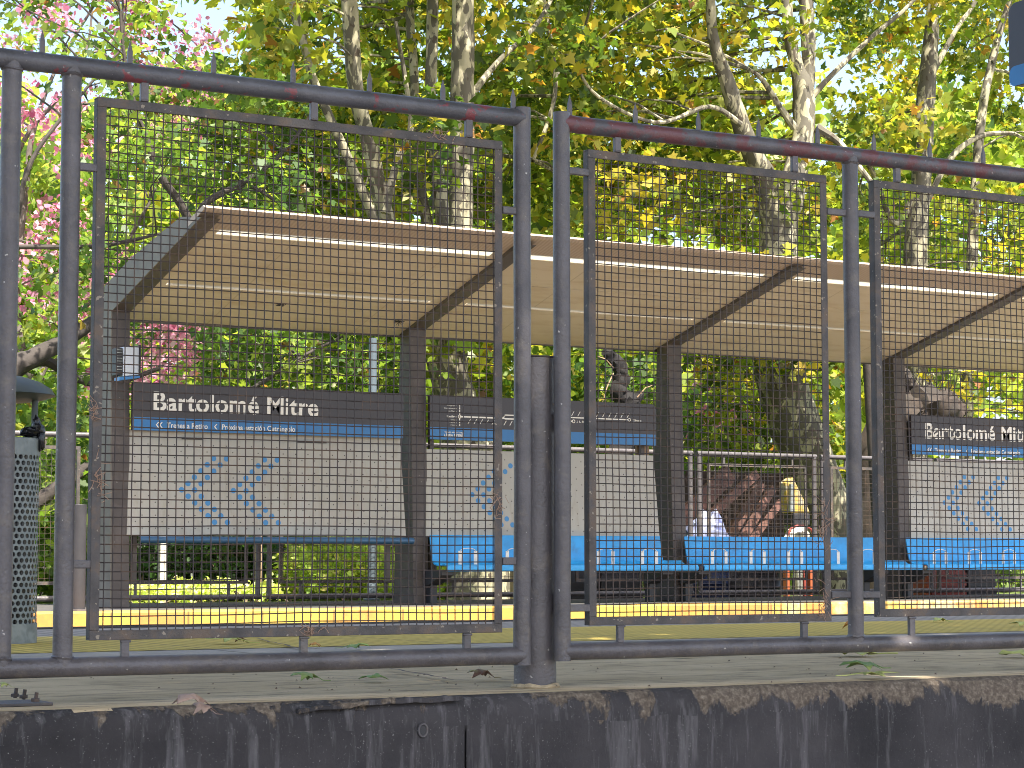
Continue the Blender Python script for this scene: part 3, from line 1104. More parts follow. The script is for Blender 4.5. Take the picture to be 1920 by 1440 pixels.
zt_s = zS(240, 717); zm_s = zS(240, 783); zb_s = zS(240, 808)
zt_s = (zt_s + zS(750, 736)) / 2; zb_s = (zb_s + zS(750, 820)) / 2; zm_s = (zm_s + zS(750, 797)) / 2
print('sign z', zt_s, zm_s, zb_s)
for bay in (0, 3):
    xa = PC[bay] + HW + .002; xb = PC[bay] + HW + .002 + (xS(752) - xS(240))
    s = sign_board(bay, 'name_sign', xa, xb, zt_s, zm_s, zb_s)
    dx = xS(284) - (PC[0] + HW + .002)
    ww = xS(595) - xS(284)
    text_mesh('name_lettering', 'Bartolomé Mitre', xa + dx, zS(284, 769), YS - .0015, ww, 0.163, M['letters'], s, 0.020)
    zb1 = zS(284, 801)
    text_mesh('direction_lettering', 'Trenes a Retiro', xa + xS(305) - xS(240), zb1, YS - .005, xS(382) - xS(305), .046, M['letters'], s, .012)
    text_mesh('direction_lettering', 'Próxima estación Cetrángolo', xa + xS(409) - xS(240), zb1, YS - .005, xS(547) - xS(409), .046, M['letters'], s, .012)
    for ax in (xS(284), xS(290.5), xS(394)):
        x = ax - xS(240) + xa; z0 = zb1 - .002; h = .046; t = .010; w_ = .020
        MB().extrude_y([(x + w_, z0), (x + w_ + t, z0), (x + t, z0 + h / 2), (x + w_ + t, z0 + h), (x + w_, z0 + h), (x, z0 + h / 2)], YS - .006, YS - .0035).build('arrow_mark', M['letters'], s)
# route map sign in the second bay
xa = PC[1] + HW + .002; xb = xS(1232)
s2 = sign_board(1, 'route_map_sign', xa, xb, zt_s, zm_s, zb_s, True)
mp = MB()
def rect(x0, x1, z0, z1): mp.extrude_y([(x0, z0), (x1, z0), (x1, z1), (x0, z1)], YS - .003, YS - .0005)
def m2(zx, zy):  # pixels of the enlarged view (790,720 x3.84) -> x, z on the sign
    u = 790 + zx / 3.84; v = 720 + zy / 3.84
    p = P(u, v, Y=YS); return p.x, p.z
x0, zc = m2(275, 235); zlev = zc
xe, _ = m2(1490, 228)
xsp, _ = m2(600, 235); xend2, _ = m2(1090, 238)
zl = zlev; tk = .013
rect(x0, xsp, zl - tk / 2, zl + tk / 2)
zup = zl + .030; zlo = zl - .004
rect(xsp, xe, zup - tk * .4, zup + tk * .4)
rect(xsp, xend2, zlo - tk / 2, zlo + tk / 2)
mp.extrude_y([(xsp - .03, zl), (xsp + .0, zup - .005), (xsp + .01, zup + .005), (xsp - .01, zl + .006)], YS - .0031, YS - .0006)
def ringm(x, z, r):
    pts = [Vector((x + r * math.cos(a), YS - .002, z + r * math.sin(a))) for a in [i * math.pi / 8 for i in range(17)]]
    mp.tube(pts, r * .28, 5, caps=False)
ringm(x0, zl, .014); ringm(xend2 + .008, zlo, .014); ringm(xe + .01, zup, .013)
def tick(x, z, up_):
    h = .042; w = .026; t = .007
    if up_:
        mp.extrude_y([(x, z + .016), (x + t, z + .016), (x + w + t, z + .016 + h), (x + w, z + .016 + h)], YS - .003, YS - .0005)
    else:
        mp.extrude_y([(x - w, z - .018 - h), (x - w + t, z - .018 - h), (x + t, z - .018), (x, z - .018)], YS - .003, YS - .0005)
k = 0; x = x0 + .11
while x < xend2 - .05:
    tick(x, zl if x < xsp else zlo, False); x += .062
x = xsp + .10
while x < xe - .02:
    tick(x, zup, True); x += .068
for dz in (.10, .075, .05, .025, -.025, -.05, -.075):       # the branch at the terminus
    rect(x0 - .005, x0 + .005, zl + dz - .009, zl + dz + .009)
mp.build('map_lines', M['letters'], s2)
for (t, dz, w) in (('Belgrano', .093, .10), ('Constitución', .068, .13), ('San Martín', .043, .09), ('Once', -.035, .06), ('Lacroze', -.060, .07), ('Haedo', -.082, .06)):
    text_mesh('map_lettering', t, x0 - .03 - w, zl + dz, YS - .002, w, .011, M['letters'], s2, 0.0)
text_mesh('map_lettering', 'Retiro', x0 - .13, zl - .009, YS - .002, .10, .020, M['letters'], s2, .02)
text_mesh('map_lettering', 'J. L. Suárez', xend2 + .04, zlo - .009, YS - .002, .15, .018, M['letters'], s2, .02)
text_mesh('map_lettering', 'Zárate', xe + .045, zup - .012, YS - .002, .10, .019, M['letters'], s2, .02)
xq, zq = m2(150, 352)
text_mesh('line_lettering', 'TRENES ARGENTINOS', xq + .02, zq, YS - .005, .20, .014, M['letters'], s2, .01)
text_mesh('line_lettering', 'LÍNEA MITRE', xq + .02, zq - .030, YS - .005, .19, .022, M['letters'], s2, .03)

for (u, v) in ((527, 570), (748, 600)):
    nb = MB(); yn = y_on_under(u, v); c_ = Vector((P(u, v, Y=yn).x, yn, under(yn) + .02))
    for i in range(22):
        d_ = Vector((random.gauss(0, 1), random.gauss(0, 1), random.gauss(0, .4))).normalized() * random.uniform(.02, .06)
        nb.tube([c_, c_ + d_ * .5 + Vector((0, 0, -.004)), c_ + d_], .0028, 4, caps=False)
    nb.build('cobweb', M['dark'], sh)
# cream strip and panels behind the seats
dz_top = (zS(240, 822))


def back_panel(bay, xa, xb, zt, zb, arrows=True, extra_right=0.0):
    """leans forward at the foot: dotted sheet with a turned-in bottom edge"""
    yt, yb = 17.16, 17.105
    def Y(z): return yt + (yb - yt) * (zt - z) / (zt - zb)
    p = MB().add([(xa, yt, zt), (xb, yt, zt), (xb + extra_right, yb, zb), (xa - .03, yb, zb),
                  (xa, yt + .02, zt), (xb, yt + .02, zt), (xb + extra_right, yb + .02, zb), (xa - .03, yb + .02, zb)],
                 [(0, 1, 2, 3), (7, 6, 5, 4), (0, 4, 5, 1), (1, 5, 6, 2), (2, 6, 7, 3), (3, 7, 4, 0)]).build('back_panel', M['panel'], sh)
    # dots
    cxp = 0.0585; czp = 0.0540
    zt0 = P(337, 918, Y=17.10).z
    x_tip = xa + (xS(337) - xS(240))
    small = MB(); big = [MB(), MB()]
    bigs = set()
    for c0 in (0, 8):
        for k in range(-5, 6):
            for j in (0, 2):
                bigs.add((c0 + abs(k) + j, k))
    def disc(mb, x, z, r, seg, d=.0012):
        vs = [(x + r * math.cos(2 * math.pi * i / seg), Y(z + r * math.sin(2 * math.pi * i / seg)) - d, z + r * math.sin(2 * math.pi * i / seg)) for i in range(seg)]
        vs2 = [(a, b + d + .0005, c) for a, b, c in vs]
        mb.add(vs + vs2, [tuple(range(seg))] + [(i, (i + 1) % seg, seg + (i + 1) % seg, seg + i) for i in range(seg)])
    for k in range(-8, 9):
        z = zt0 + k * czp
        if z > zt - .04 or z < zb + .02: continue
        for c in range(-10, 50):
            if (c + k) % 2: continue
            x = x_tip + c * cxp
            if x < xa + .04 or x > xb - .03: continue
            if arrows and (c, k) in bigs:
                disc(big[0 if c < 8 - 0 and (c < abs(k) + 3) else 1], x, z, .0240, 20)
            else:
                disc(small, x, z, .0055, 8)
    small.build('perforations', M['brown'], p)
    if arrows:
        for b in big: b.build('dotted_arrow', M['dot_blue'], p)
    return p


zpb = P(240, 1003, Y=17.04).z
print('panel z', dz_top, zpb)
for bay in (0, 1, 3):
    xa = PC[bay] + HW + .002
    xb = PX(1226, 17.16) if bay == 1 else PC[bay] + HW + .002 + (PX(752, 17.1) - PX(240, 17.1))
    zt = P(400, 826, Y=17.16).z
    if bay == 1: zt = (P(800, 842, Y=17.16).z)
    back_panel(bay, xa, xb, zt, zpb, True, 0.03)
    if bay == 0:
        st = MB()
        st.box(xa, xb, 17.165, 17.185, zt - .02, zb_s + .01)
        st.build('upper_strip', M['panel'], sh)
        for (u0, u1, v) in ((338, 376, 820), (555, 610, 829)):
            MB().box(PX(u0, 17.16), PX(u1, 17.16), 17.150, 17.164, zt + .004, zt + .020).build('strip_gap', M['dark'], sh)
    MB().box(xa + .05, xa + .09, 17.19, 17.23, .2, zt_s - .05).build('rear_stay', M['brown'], sh)
    MB().box(xb - .12, xb - .08, 17.19, 17.23, .2, zt_s - .05).build('rear_stay', M['brown'], sh)
    # light wooden batten seen between map and panel
MB().box(PX(1195, 17.24), PX(1218, 17.24), 17.24, 17.27, zpb, zb_s + .1).build('batten', M['wood'], sh)

# perch bar in the first bay
zb0 = P(500, 1013, Y=16.93).z
a = MB()
prof = []
for i in range(9):
    t = i / 8 * math.pi * .9
    prof.append((16.96 - .055 * math.sin(t) + .02, zb0 + .030 * math.cos(t)))
pr = prof + [(y + .012, z) for y, z in reversed(prof)]
a.extrude_x(pr, PX(262, 16.95), PX(775, 16.95))
pb_ = a.build('perch_bar', M['bar'], sh, smooth=True)
for u in (300, 520, 740):
    MB().box(PX(u, 17.0) - .015, PX(u, 17.0) + .015, 16.98, 17.20, zb0 - .03, zb0 + .0).build('perch_bracket', M['dark'], sh)

# blue benches
zbt = P(1000, 1004, Y=17.03).z
zlip = P(960, 1069, Y=16.68).z


def bench(xa, xb, right_lip=0.12):
    yb, yf = 17.02, 16.69
    zs = zlip + .045
    prof = [(yb, zbt), (yb + .0, zbt - .02), (yb - .03, zs + .10), (yb - .05, zs + .04), (yb - .09, zs + .010), (yb - .16, zs), (yf + .05, zs + .006),
            (yf + .012, zs - .002), (yf, zs - .018), (yf, zlip), (yf + .02, zlip - .002)]
    n = len(prof)
    full = prof + [(y + .010, z - .008) for y, z in reversed(prof)]
    b = MB().extrude_x(full, xa, xb)
    o = b.build('bench', M['seat'], sh, smooth=True)
    MB().extrude_x([(y, z) for y, z in full if y < yb - .03], xb + .0005, xb + right_lip).build('seat_end', M['seat'], o, smooth=True)
    # flat-steel divider loops
    m_ = 5
    L = xb - xa
    for i in range(m_):
        xc = xa + L * (i + .55) / (m_ + .1)
        a = MB()
        w = .078
        for side in (-1, 1):
            x = xc + side * w
            a.box(x - .017, x + .017, 16.80, 16.806, zs + .002, zs + .125)
        pts = []
        for q in range(9):
            t = math.pi * q / 8
            pts.append((xc - w * math.cos(t), 16.8025, zs + .124 + .028 * math.sin(t)))
        vs = []; fs = []
        for j, (px_, py_, pz_) in enumerate(pts):
            vs += [(px_, py_ - .008, pz_), (px_, py_ + .008, pz_), (px_, py_ + .008, pz_ - .006), (px_, py_ - .008, pz_ - .006)]
            if j:
                b0 = 4 * j - 4
                for q in range(4):
                    fs.append((b0 + q, b0 + (q + 1) % 4, b0 + 4 + (q + 1) % 4, b0 + 4 + q))
        a.add(vs, fs)
        a.build('seat_divider', M['steel'], o, bevel=.002)
    # brackets with curved legs
    for x in (xa + .03, xb - .10):
        a = MB()
        yy = 16.74
        a.add([], [])
        path = [(yy, zlip - .004), (17.06, zlip - .004), (17.06, zlip - .14), (16.98, zlip - .13), (16.86, zlip - .09), (16.78, zlip - .055), (yy, zlip - .045)]
        a.extrude_x(path, x - .06, x + .06)
        a.box(x - .035, x + .035, 17.0, 17.08, 0, zlip - .13)
        a.build('bench_leg', M['dark'], o, bevel=.004)
    return o


bench(PX(808, 17.0), PX(1240, 17.0), PX(1281, 16.8) - PX(1246, 16.8))
bench(PX(1286, 17.0), PX(1640, 17.0), PX(1705, 16.8) - PX(1652, 16.8))
bench(PX(1702, 17.0), PX(1702, 17.0) + 2.35, .2)

# loudspeaker box on the first post
sx = empty('loudspeaker', P(240, 680, Y=17.0), 'small white box loudspeaker with blue base on the first shelter post', 'loudspeaker')
xa, xb = PX(226, 16.95), PX(258, 16.95)
z0 = P(240, 706, Y=16.95).z; z1 = P(240, 646, Y=16.95).z
MB().add([(xa, 16.95, z0), (xb, 16.98, z0 + .02), (xb, 17.08, z0 + .02), (xa, 17.08, z0), (xa, 16.95, z1 - .02), (xb, 16.98, z1), (xb, 17.08, z1), (xa, 17.08, z1 - .02)],
         [(0, 3, 2, 1), (4, 5, 6, 7), (0, 1, 5, 4), (1, 2, 6, 5), (2, 3, 7, 6), (3, 0, 4, 7)]).build('cabinet', M['speaker_w'], sx, bevel=.006)
g = MB().box(xa - .055, xa - .003, 16.96, 17.08, z0 + .01, z1 - .03)
g.build('grille', M['dark'], sx, bevel=.004)
g = MB()
for i in range(9):
    zz = z0 + .03 + i * (z1 - z0 - .08) / 8
    g.box(xa - .052, xa - .006, 16.954, 16.959, zz, zz + .006)
g.build('louvre', M['galv'], sx)
MB().extrude_y([(xa - .03, z0 - .035), (xb, z0 - .005), (xb, z0 + .010), (xa - .03, z0 - .006)], 16.955, 17.08).build('blue_base', M['sign_blue'], sx)
MB().box(xb + .001, xb + .012, 16.97, 17.08, z0 + .02, z1 + .004).build('side_cover', M['dark'], sx)

# ================================================================== THINGS ON THE PLATFORMS
# litter bin
bc = Vector((PX(-12, 10.07), 10.07, 0))
be = empty('litter_bin', bc, 'perforated grey steel litter bin with dark hood and black bag, beside the left railing post', 'litter bin')
db = depth(Vector((bc.x, bc.y, .4)))
rb = 80 * db / FPX
zr1 = P(30, 820, Y=10.07 - rb).z; zr0 = P(30, 850, Y=10.07 - rb).z; zb1 = P(30, 1172, Y=10.07 - rb).z
# perforated wall: real holes, hexagonal lattice
def perforated(c, r, z0, z1, cell=0.0315):
    ncol = int(round(2 * math.pi * r / cell)); ncol += ncol % 2
    dz = cell * 0.60
    # each cell: square with octagonal hole, staggered
    vs = []; fs = []
    nrow = int((z1 - z0) / (cell * .88))
    cz_ = (z1 - z0) / nrow
    for j in range(nrow):
        for i in range(ncol):
            s_ = (0.5 if j % 2 else 0.0)
            a0 = (i + s_) / ncol * 2 * math.pi; da = 2 * math.pi / ncol
            za = z0 + j * cz_; zb_ = za + cz_
            am = a0 + da / 2; zm = (za + zb_) / 2
            base = len(vs)
            outer = [(a0, za), (am, za), (a0 + da, za), (a0 + da, zm), (a0 + da, zb_), (am, zb_), (a0, zb_), (a0, zm)]
            hr = 0.40
            inner = []
            for k in range(8):
                t = -3 * math.pi / 4 + k * math.pi / 4
                inner.append((am + da * hr * math.cos(t) * 1.0, zm + cz_ * hr * math.sin(t)))
            for (a_, z_) in outer + inner:
                vs.append((c[0] + r * math.cos(a_), c[1] + r * math.sin(a_), z_))
            for k in range(8):
                k2 = (k + 1) % 8
                fs.append((base + k, base + k2, base + 8 + k2, base + 8 + k))
    return vs, fs


vs, fs = perforated(bc, rb, zb1, zr0)
o = MB().add(vs, fs).build('drum', M['galv'], be)
sd = o.modifiers.new('s', 'SOLIDIFY'); sd.thickness = .002
MB().lathe([(rb + .004, zr0 - .004), (rb + .006, zr1), (rb + .001, zr1 + .003), (rb - .006, zr1), (rb - .006, zr0 - .004)], (bc.x, bc.y, 0), 48).build('rim_band', M['galv'], be, smooth=True)
MB().lathe([(rb + .004, .002), (rb + .006, zb1 + .004), (rb - .004, zb1 + .004), (rb - .004, .01), (0, .01)], (bc.x, bc.y, 0), 48).build('base_band', M['galv'], be, smooth=True)
MB().lathe([(rb * .93, .03), (rb * .95, zr1 - .02)], (bc.x, bc.y, 0), 32).build('bag_liner', M['bag'], be, smooth=True)
zh = P(97, 745, Y=bc.y).z
rh = 109 * db / FPX
hood = MB().lathe([(rh, zh), (rh * .93, zh + .030), (rh * .75, zh + .062), (rh * .45, zh + .088), (0.001, zh + .10)], (bc.x, bc.y, 0), 48)
hood.lathe([(rh, zh - .001), (rh * .8, zh - .020), (rh * .5, zh - .032), (0.001, zh - .036)], (bc.x, bc.y, 0), 48)
hood.build('hood', M['hood'], be, smooth=True)
for sgn in (1, -1):
    x = bc.x + sgn * 72 * db / FPX * .87; y_ = bc.y - sgn * 72 * db / FPX * .5
    MB().tube([(x, y_, zr1 - .25), (x, y_, zh)], .016, 10).build('hood_support', M['hood'], be, smooth=True)
# knotted black bag over the rim
bg = MB()
c0 = P(62, 812, Y=bc.y - .12)
def lump(cx, cy, cz, rx, rz, seed, ry=None):
    vs = []; fs = []; nu, nv = 16, 10
    for j in range(nv + 1):
        for i in range(nu):
            th = 2 * math.pi * i / nu; ph = math.pi * j / nv
            d = Vector((math.sin(ph) * math.cos(th), math.sin(ph) * math.sin(th), math.cos(ph)))
            k = 1 + .45 * mnoise.noise(d * 2.4 + Vector((seed, 0, 0)))
            vs.append((cx + d.x * rx * k, cy + d.y * (ry or rx) * k, cz + d.z * rz * k))
    for j in range(nv):
        for i in range(nu):
            fs.append((j * nu + i, j * nu + (i + 1) % nu, (j + 1) * nu + (i + 1) % nu, (j + 1) * nu + i))
    return vs, fs
for (du, dv, ru, rv, sd_) in ((0, 0, 20, 9, 1), (8, -12, 8, 18, 2), (-10, 0, 12, 8, 3), (16, 14, 8, 24, 4), (14, -4, 9, 12, 5)):
    q = P(60 + du, 810 + dv, Y=bc.y - .10)
    s_ = db / FPX
    bg.add(*lump(q.x, q.y, q.z, ru * s_, rv * s_, sd_ * 3.1, .03))
bg.build('bin_bag', M['bag'], be, smooth=True)

# short bollard on the far platform
xb_ = PX(148, 16.15)
bo = empty('bollard', (xb_, 16.15, 0), 'short dark grey round post standing on the far platform left of the shelter', 'bollard')
zt2 = P(148, 946, Y=16.15).z
MB().lathe([(0.054, 0), (0.054, zt2 - .004), (0.050, zt2), (0, zt2 + .002)], (xb_, 16.15, 0), 24).build('pipe', M['pole_dark'], bo, smooth=True)
MB().lathe([(0.09, 0), (0.09, .012), (0.055, .014)], (xb_, 16.15, 0), 24).build('foot_plate', M['paint'], bo, smooth=True)

# hanging station sign whose edge enters at the top right
sx0 = PX(1909, 10.02)
se = empty('hanging_sign', (sx0, 9.2, 0), 'dark rounded hanging board with a blue lower edge at the top right corner', 'sign')
z1 = P(1909, 10, Y=10.0).z; z0 = P(1909, 166, Y=10.0).z
def round_yz(y0, y1, za, zb_, r):
    pts = []
    for (cy, cz, a0) in ((y1 - r, zb_ - r, 0), (y0 + r, zb_ - r, 90), (y0 + r, za + r, 180), (y1 - r, za + r, 270)):
        for k in range(6):
            t = R(a0 + k * 18); pts.append((cy + r * math.cos(t), cz + r * math.sin(t)))
    return pts
MB().extrude_x(round_yz(8.2, 10.02, z0, z1, .07), sx0, sx0 + .06).build('board', M['sign_dark'], se, bevel=.004)
MB().extrude_x(round_yz(8.21, 10.015, z0 + .004, z0 + .13, .05), sx0 - .003, sx0 + .063).build('blue_edge', M['sign_blue'], se)
MB().tube([(sx0 + .03, 8.0, 0), (sx0 + .03, 8.0, z1 + .25)], .06, 20).build('pole', M['paint'], se, smooth=True)
MB().tube([(sx0 + .03, 8.0, z1 + .12), (sx0 + .03, 9.9, z1 + .12)], .03, 12).build('arm', M['paint'], se, smooth=True)
for yy in (8.5, 9.7):
    MB().box(sx0 + .02, sx0 + .04, yy - .02, yy + .02, z1, z1 + .10).build('hanger', M['paint'], se)

# steel base plate with bolts on the platform edge
pp = P(30, 1318, Z=0)
bp = empty('base_plate', (pp.x, pp.y, 0), 'flat rusty steel plate with upright bolts on the concrete at the left edge', 'base plate')
a_ = P(88, 1321, Z=0); b_ = P(-60, 1330, Z=0)
MB().box(b_.x, a_.x, a_.y - .055, a_.y + .10, 0.0005, 0.009).build('plate', M['angle'], bp, bevel=.002)
for (u, v) in ((28, 1310), (44, 1313), (66, 1319), (-30, 1308)):
    q = P(u, v, Z=0.004)
    a = MB().tube([(q.x, q.y, .006), (q.x + .004, q.y, .034)], .0055, 10)
    a.lathe([(0, .0095), (.012, .0095), (.012, .018), (.006, .019)], (q.x, q.y, 0), 6)
    a.build('bolt', M['wire'], bp)

# ================================================================== FALLEN LEAVES (each one a thing)
def fallen(u, v, wpx, label, pal, curl=0.5, rot=0.0, z=0.0, stem=True, Y=None, tilt=0.0):
    c = P(u, v, Z=z + 0.004)
    s = 1.2 * wpx * depth(c) / FPX
    e = bpy.data.objects
    rings = 4; vs = []; fs = []
    T = LOBED.copy(); T[:, 1] -= .4
    k = len(T)
    cr, sr = math.cos(rot), math.sin(rot)
    def place(x, y):
        r2 = x * x + y * y
        h = 0.42 * curl * max(0.0, 1 - (x / .55) ** 2) * (1 - .5 * (y / .6) ** 2) + .12 * mnoise.noise(Vector((x * 4 + u, y * 4, v)))
        h = max(h, 0.0)
        X = (x * cr - y * sr); Yy = (x * sr + y * cr)
        return (c.x + X * s, c.y + Yy * s, z + .011 + h * s + tilt * Yy * s)
    vs.append(place(0, 0))
    for j in range(1, rings + 1):
        t = j / rings
        for (x, y) in T:
            vs.append(place(x * t, y * t))
    for i in range(k):
        fs.append((0, 1 + i, 1 + (i + 1) % k))
    for j in range(1, rings):
        for i in range(k):
            a = 1 + (j - 1) * k; b = 1 + j * k
            fs.append((a + i, b + i, b + (i + 1) % k, a + (i + 1) % k))
    mb = MB().add(vs, fs)
    if stem:
        q0 = Vector(place(0, -.4)); q1 = Vector(place(0, -.8)); q2 = Vector(place(.06, -1.1))
        q1.z = z + .014; q2.z = z + .013
        mb.tube([q0, q1, q2], s * .015, 5)
    o = mb.build('fallen_leaf', pal, None, smooth=True)
    sd = o.modifiers.new('thin', 'SOLIDIFY'); sd.thickness = .0012
    tag(o, label, 'fallen leaf', 'leaves fallen on the near platform')
    return o


def leafmat(name, c, c2):
    return simple(name, c, .55, 0, .2, 25, c2=c2, c2_scale=18, c2_thr=(.5, .65))


LG = leafmat('leaf_green', (0.16, 0.26, 0.06), (0.30, 0.36, 0.10))
LY = leafmat('leaf_yellowgreen', (0.42, 0.44, 0.13), (0.30, 0.34, 0.09))
LB = leafmat('leaf_brown', (0.14, 0.06, 0.025), (0.30, 0.28, 0.08))
LO = leafmat('leaf_orange', (0.50, 0.24, 0.05), (0.30, 0.14, 0.03))
LD = leafmat('leaf_pink_brown', (0.36, 0.25, 0.19), (0.24, 0.14, 0.09))
fallen(418, 1209, 52, 'large yellow-green curled leaf with dark edge under the left mesh panel', LY, .55, 1.2)
fallen(448, 1208, 20, 'small dark brown curled leaf touching the large yellow one', LB, 1.2, .4)
fallen(568, 1281, 40, 'domed green leaf on the olive concrete right of the pale brown dried leaf', LG, .8, .9)
fallen(700, 1278, 46, 'flat pale green leaf on the concrete between the domed leaf and the dark one', LG, .35, 2.6)
fallen(896, 1275, 38, 'dark brown curled leaf on the concrete just left of the stub post', LB, .8, .5)
fallen(672, 1219, 34, 'green leaf lying just behind the bottom rail left of the stub post', LG, .5, 4.1)
fallen(588, 1216, 20, 'small brown leaf beside the middle bracket of the left section', LO, .8, 2.2)
fallen(1594, 1184, 30, 'orange-brown upright leaf beside the foot of the right middle post', LO, 1.2, 1.9)
fallen(1606, 1259, 62, 'broad dark green leaf on the concrete under the right middle post', LG, .45, 1.5)
fallen(1648, 1271, 66, 'flat yellow-green leaf in front of the broad dark green leaf', LY, .22, 4.4)
fallen(1595, 1230, 74, 'thin pale green leaf behind the broad dark green leaf, near the bottom rail', LY, .15, 1.3)
fallen(1902, 1232, 56, 'yellow leaf with long stem on the concrete at the right edge', LY, .25, 1.4)
fallen(1758, 1168, 26, 'small pale leaf on the tactile strip behind the third mesh panel', LY, .6, .2)
fallen(1290, 1233, 34, 'green leaf half hidden below the bottom rail of the right section', LG, .2, 2.9)
fallen(1910, 1176, 30, 'yellow leaf on the tactile strip at the far right edge', LY, .5, .8)
fallen(6, 1294, 18, 'small curled yellow-green leaf behind the base plate bolts', LY, 1.1, .8)
o = fallen(352, 1337, 60, 'crumpled pale pink-brown dried leaf on the chipped wall edge', LD, 1.0, 2.2, z=-.008, tilt=.2)
o = fallen(378, 1344, 40, 'second folded dried leaf leaning on the crumpled one at the wall edge', LD, 1.0, .4, z=-.012, tilt=.2)
# scattered crumbs of bark and soil
cr = MB()
for i in range(150):
    u = random.uniform(0, 1920); v = random.uniform(1215, 1300)
    q = P(u, v, Z=.003)
    if q.y < YW + .06: continue
    s = random.uniform(.0015, .0055)
    cr.add([(q.x + random.uniform(-s, s) * 1.6, q.y + random.uniform(-s, s), z) for z in (.001, .001, .001)] + [(q.x, q.y, .001 + s)], [(0, 1, 3), (1, 2, 3), (2, 0, 3), (0, 2, 1)])
tag(cr.build('bark_crumbs', M['twig']), 'dark crumbs of bark and soil scattered on the olive concrete', 'debris', kind='stuff')
# tufts of dry stalks caught in the railings
def tuft(u, v, w, h, label, Y=F - .01, n=26):
    c = P(u, v, Y=Y); s = depth(c) / FPX
    mb = MB()
    for i in range(n):
        a = Vector((c.x + random.gauss(0, w * .35) * s, c.y + random.uniform(-.01, .01), c.z + random.gauss(0, h * .35) * s))
        d = Vector((random.gauss(0, 1), random.gauss(0, .4), random.gauss(0, 1))).normalized() * random.uniform(.25, .6) * max(w, h) * s
        m_ = a + d * .5 + Vector((random.uniform(-.003, .003), 0, random.uniform(-.004, .004)))
        mb.tube([a, m_, a + d], .0009, 4, caps=False)
    tag(mb.build('dry_stalk_tuft', M['dry'], smooth=False), label, 'debris', 'dry tufts caught in the railings')
tuft(1032, 778, 14, 26, 'dry tuft wedged between the stub post and the right section near the top', Y=5.80, n=40)
tuft(932, 945, 22, 34, 'dry tuft hanging on the right border of the left mesh panel')
tuft(184, 905, 14, 44, 'dry leaf tuft on the left border of the left mesh panel at sign height')
tuft(178, 775, 9, 30, 'thin dry tuft on the left border of the left mesh panel, higher one')
tuft(826, 252, 28, 14, 'green-grey tuft on the top border of the left mesh panel')
tuft(582, 1180, 36, 10, 'white-specked tuft over the middle bottom bracket')
tuft(1545, 985, 14, 60, 'dry straw strand along the right border of the narrow mesh panel', n=34)
tuft(1545, 1135, 16, 40, 'dry straw in the lower right corner of the narrow mesh panel')

# ================================================================== BACK RAILING AND WHAT STANDS BEHIND
YB = 18.6
def back_rail(xl, xr, label):
    e = empty('back_railing', ((xl + xr) / 2, YB, 0), label, 'railing', 'railing sections behind the shelter')
    zt, zb = 1.50, .05
    MB().tube([(xl, YB, zt), (xr, YB, zt)], .026, 10).build('top_rail', M['paint'], e, smooth=True)
    MB().tube([(xl, YB, zb), (xr, YB, zb)], .026, 10).build('bottom_rail', M['paint'], e, smooth=True)
    for x in (xl + .026, xr - .026):
        MB().tube([(x, YB, zb), (x, YB, zt)], .026, 10).build('post', M['paint'], e, smooth=True)
    a = MB(); fl, frr, z0, z1 = xl + .13, xr - .13, .17, 1.40
    for (x0, x1, za, zb_) in ((fl, frr, z1 - .03, z1), (fl, frr, z0, z0 + .03), (fl, fl + .03, z0 + .03, z1 - .03), (frr - .03, frr, z0 + .03, z1 - .03)):
        a.box(x0, x1, YB - .01, YB + .01, za, zb_)
    a.build('panel_frame', M['angle'], e)
    for (x0, x1, za, zb_) in ((fl + .2, fl + .225, zb, z0), (frr - .2, frr - .175, zb, z0), (fl + .2, fl + .225, z1, zt), (frr - .2, frr - .175, z1, zt)):
        MB().box(x0, x1, YB - .008, YB + .008, za, zb_).build('bracket', M['paint'], e)
    g = MB(); x = fl + .04
    while x < frr - .03:
        g.box(x - .0015, x + .0015, YB - .0015, YB + .0015, z0 + .03, z1 - .03); x += .05
    z = z0 + .055
    while z < z1 - .03:
        g.box(fl + .03, frr - .03, YB + .0017, YB + .0045, z - .0015, z + .0015); z += .05
    g.build('wire_mesh', M['wire'], e)
xk = [PX(u, YB) for u in (-260, 105, 508, 700)]
seq = []
x = PX(105, YB) - 1.95 * 1
names = ['far left, behind the litter bin', 'behind the first bay, left part', 'behind the first bay, right part', 'behind the second bay, left part',
         'behind the second bay, right part', 'in front of the rusty beams', 'behind the leaning post', 'behind the fourth bay', 'behind the last bay', 'at the far end']
xcur = PX(500, YB) - 3 * 1.62
for nm in range(9):
    back_rail(xcur, xcur + 1.56, 'dark mesh railing section ' + names[nm])
    xcur += 1.62
def gpt(u, Y): return PX(u, Y)
# wooden / painted garden posts
for (u, w, Yq, mt, lab, v1) in ((307, 13, 20.2, 'white', 'slim white garden post under the first sign', 1000), (487, 11, 20.4, 'wood', 'bare wooden garden post under the first panel', 1000)):
    x = gpt(u, Yq); q = Vector((x, Yq, 1)); s = depth(q) / FPX
    e = empty('garden_post', (x, Yq, -.06), lab, 'post')
    MB().box(x - w / 2 * s, x + w / 2 * s, Yq, Yq + w * s, -.06, 1.1).build('shaft', M[mt], e, bevel=.006)
    MB().box(x - w / 2 * s - .01, x + w / 2 * s + .01, Yq - .01, Yq + w * s + .01, 1.1, 1.13).build('cap', M[mt], e)
# grey pole
x = PX(697, 18.9)
e = empty('lamp_pole', (x, 18.9, 0), 'blue-grey round pole rising behind the first name sign', 'pole')
MB().tube([(x, 18.9, 0), (x, 18.9, 2.55)], .040, 16).build('shaft', M['pole'], e, smooth=True)
MB().lathe([(.085, 0), (.085, .015), (.042, .02), (.042, .16), (.04, .165)], (x, 18.9, 0), 16).build('foot', M['pole'], e, smooth=True)
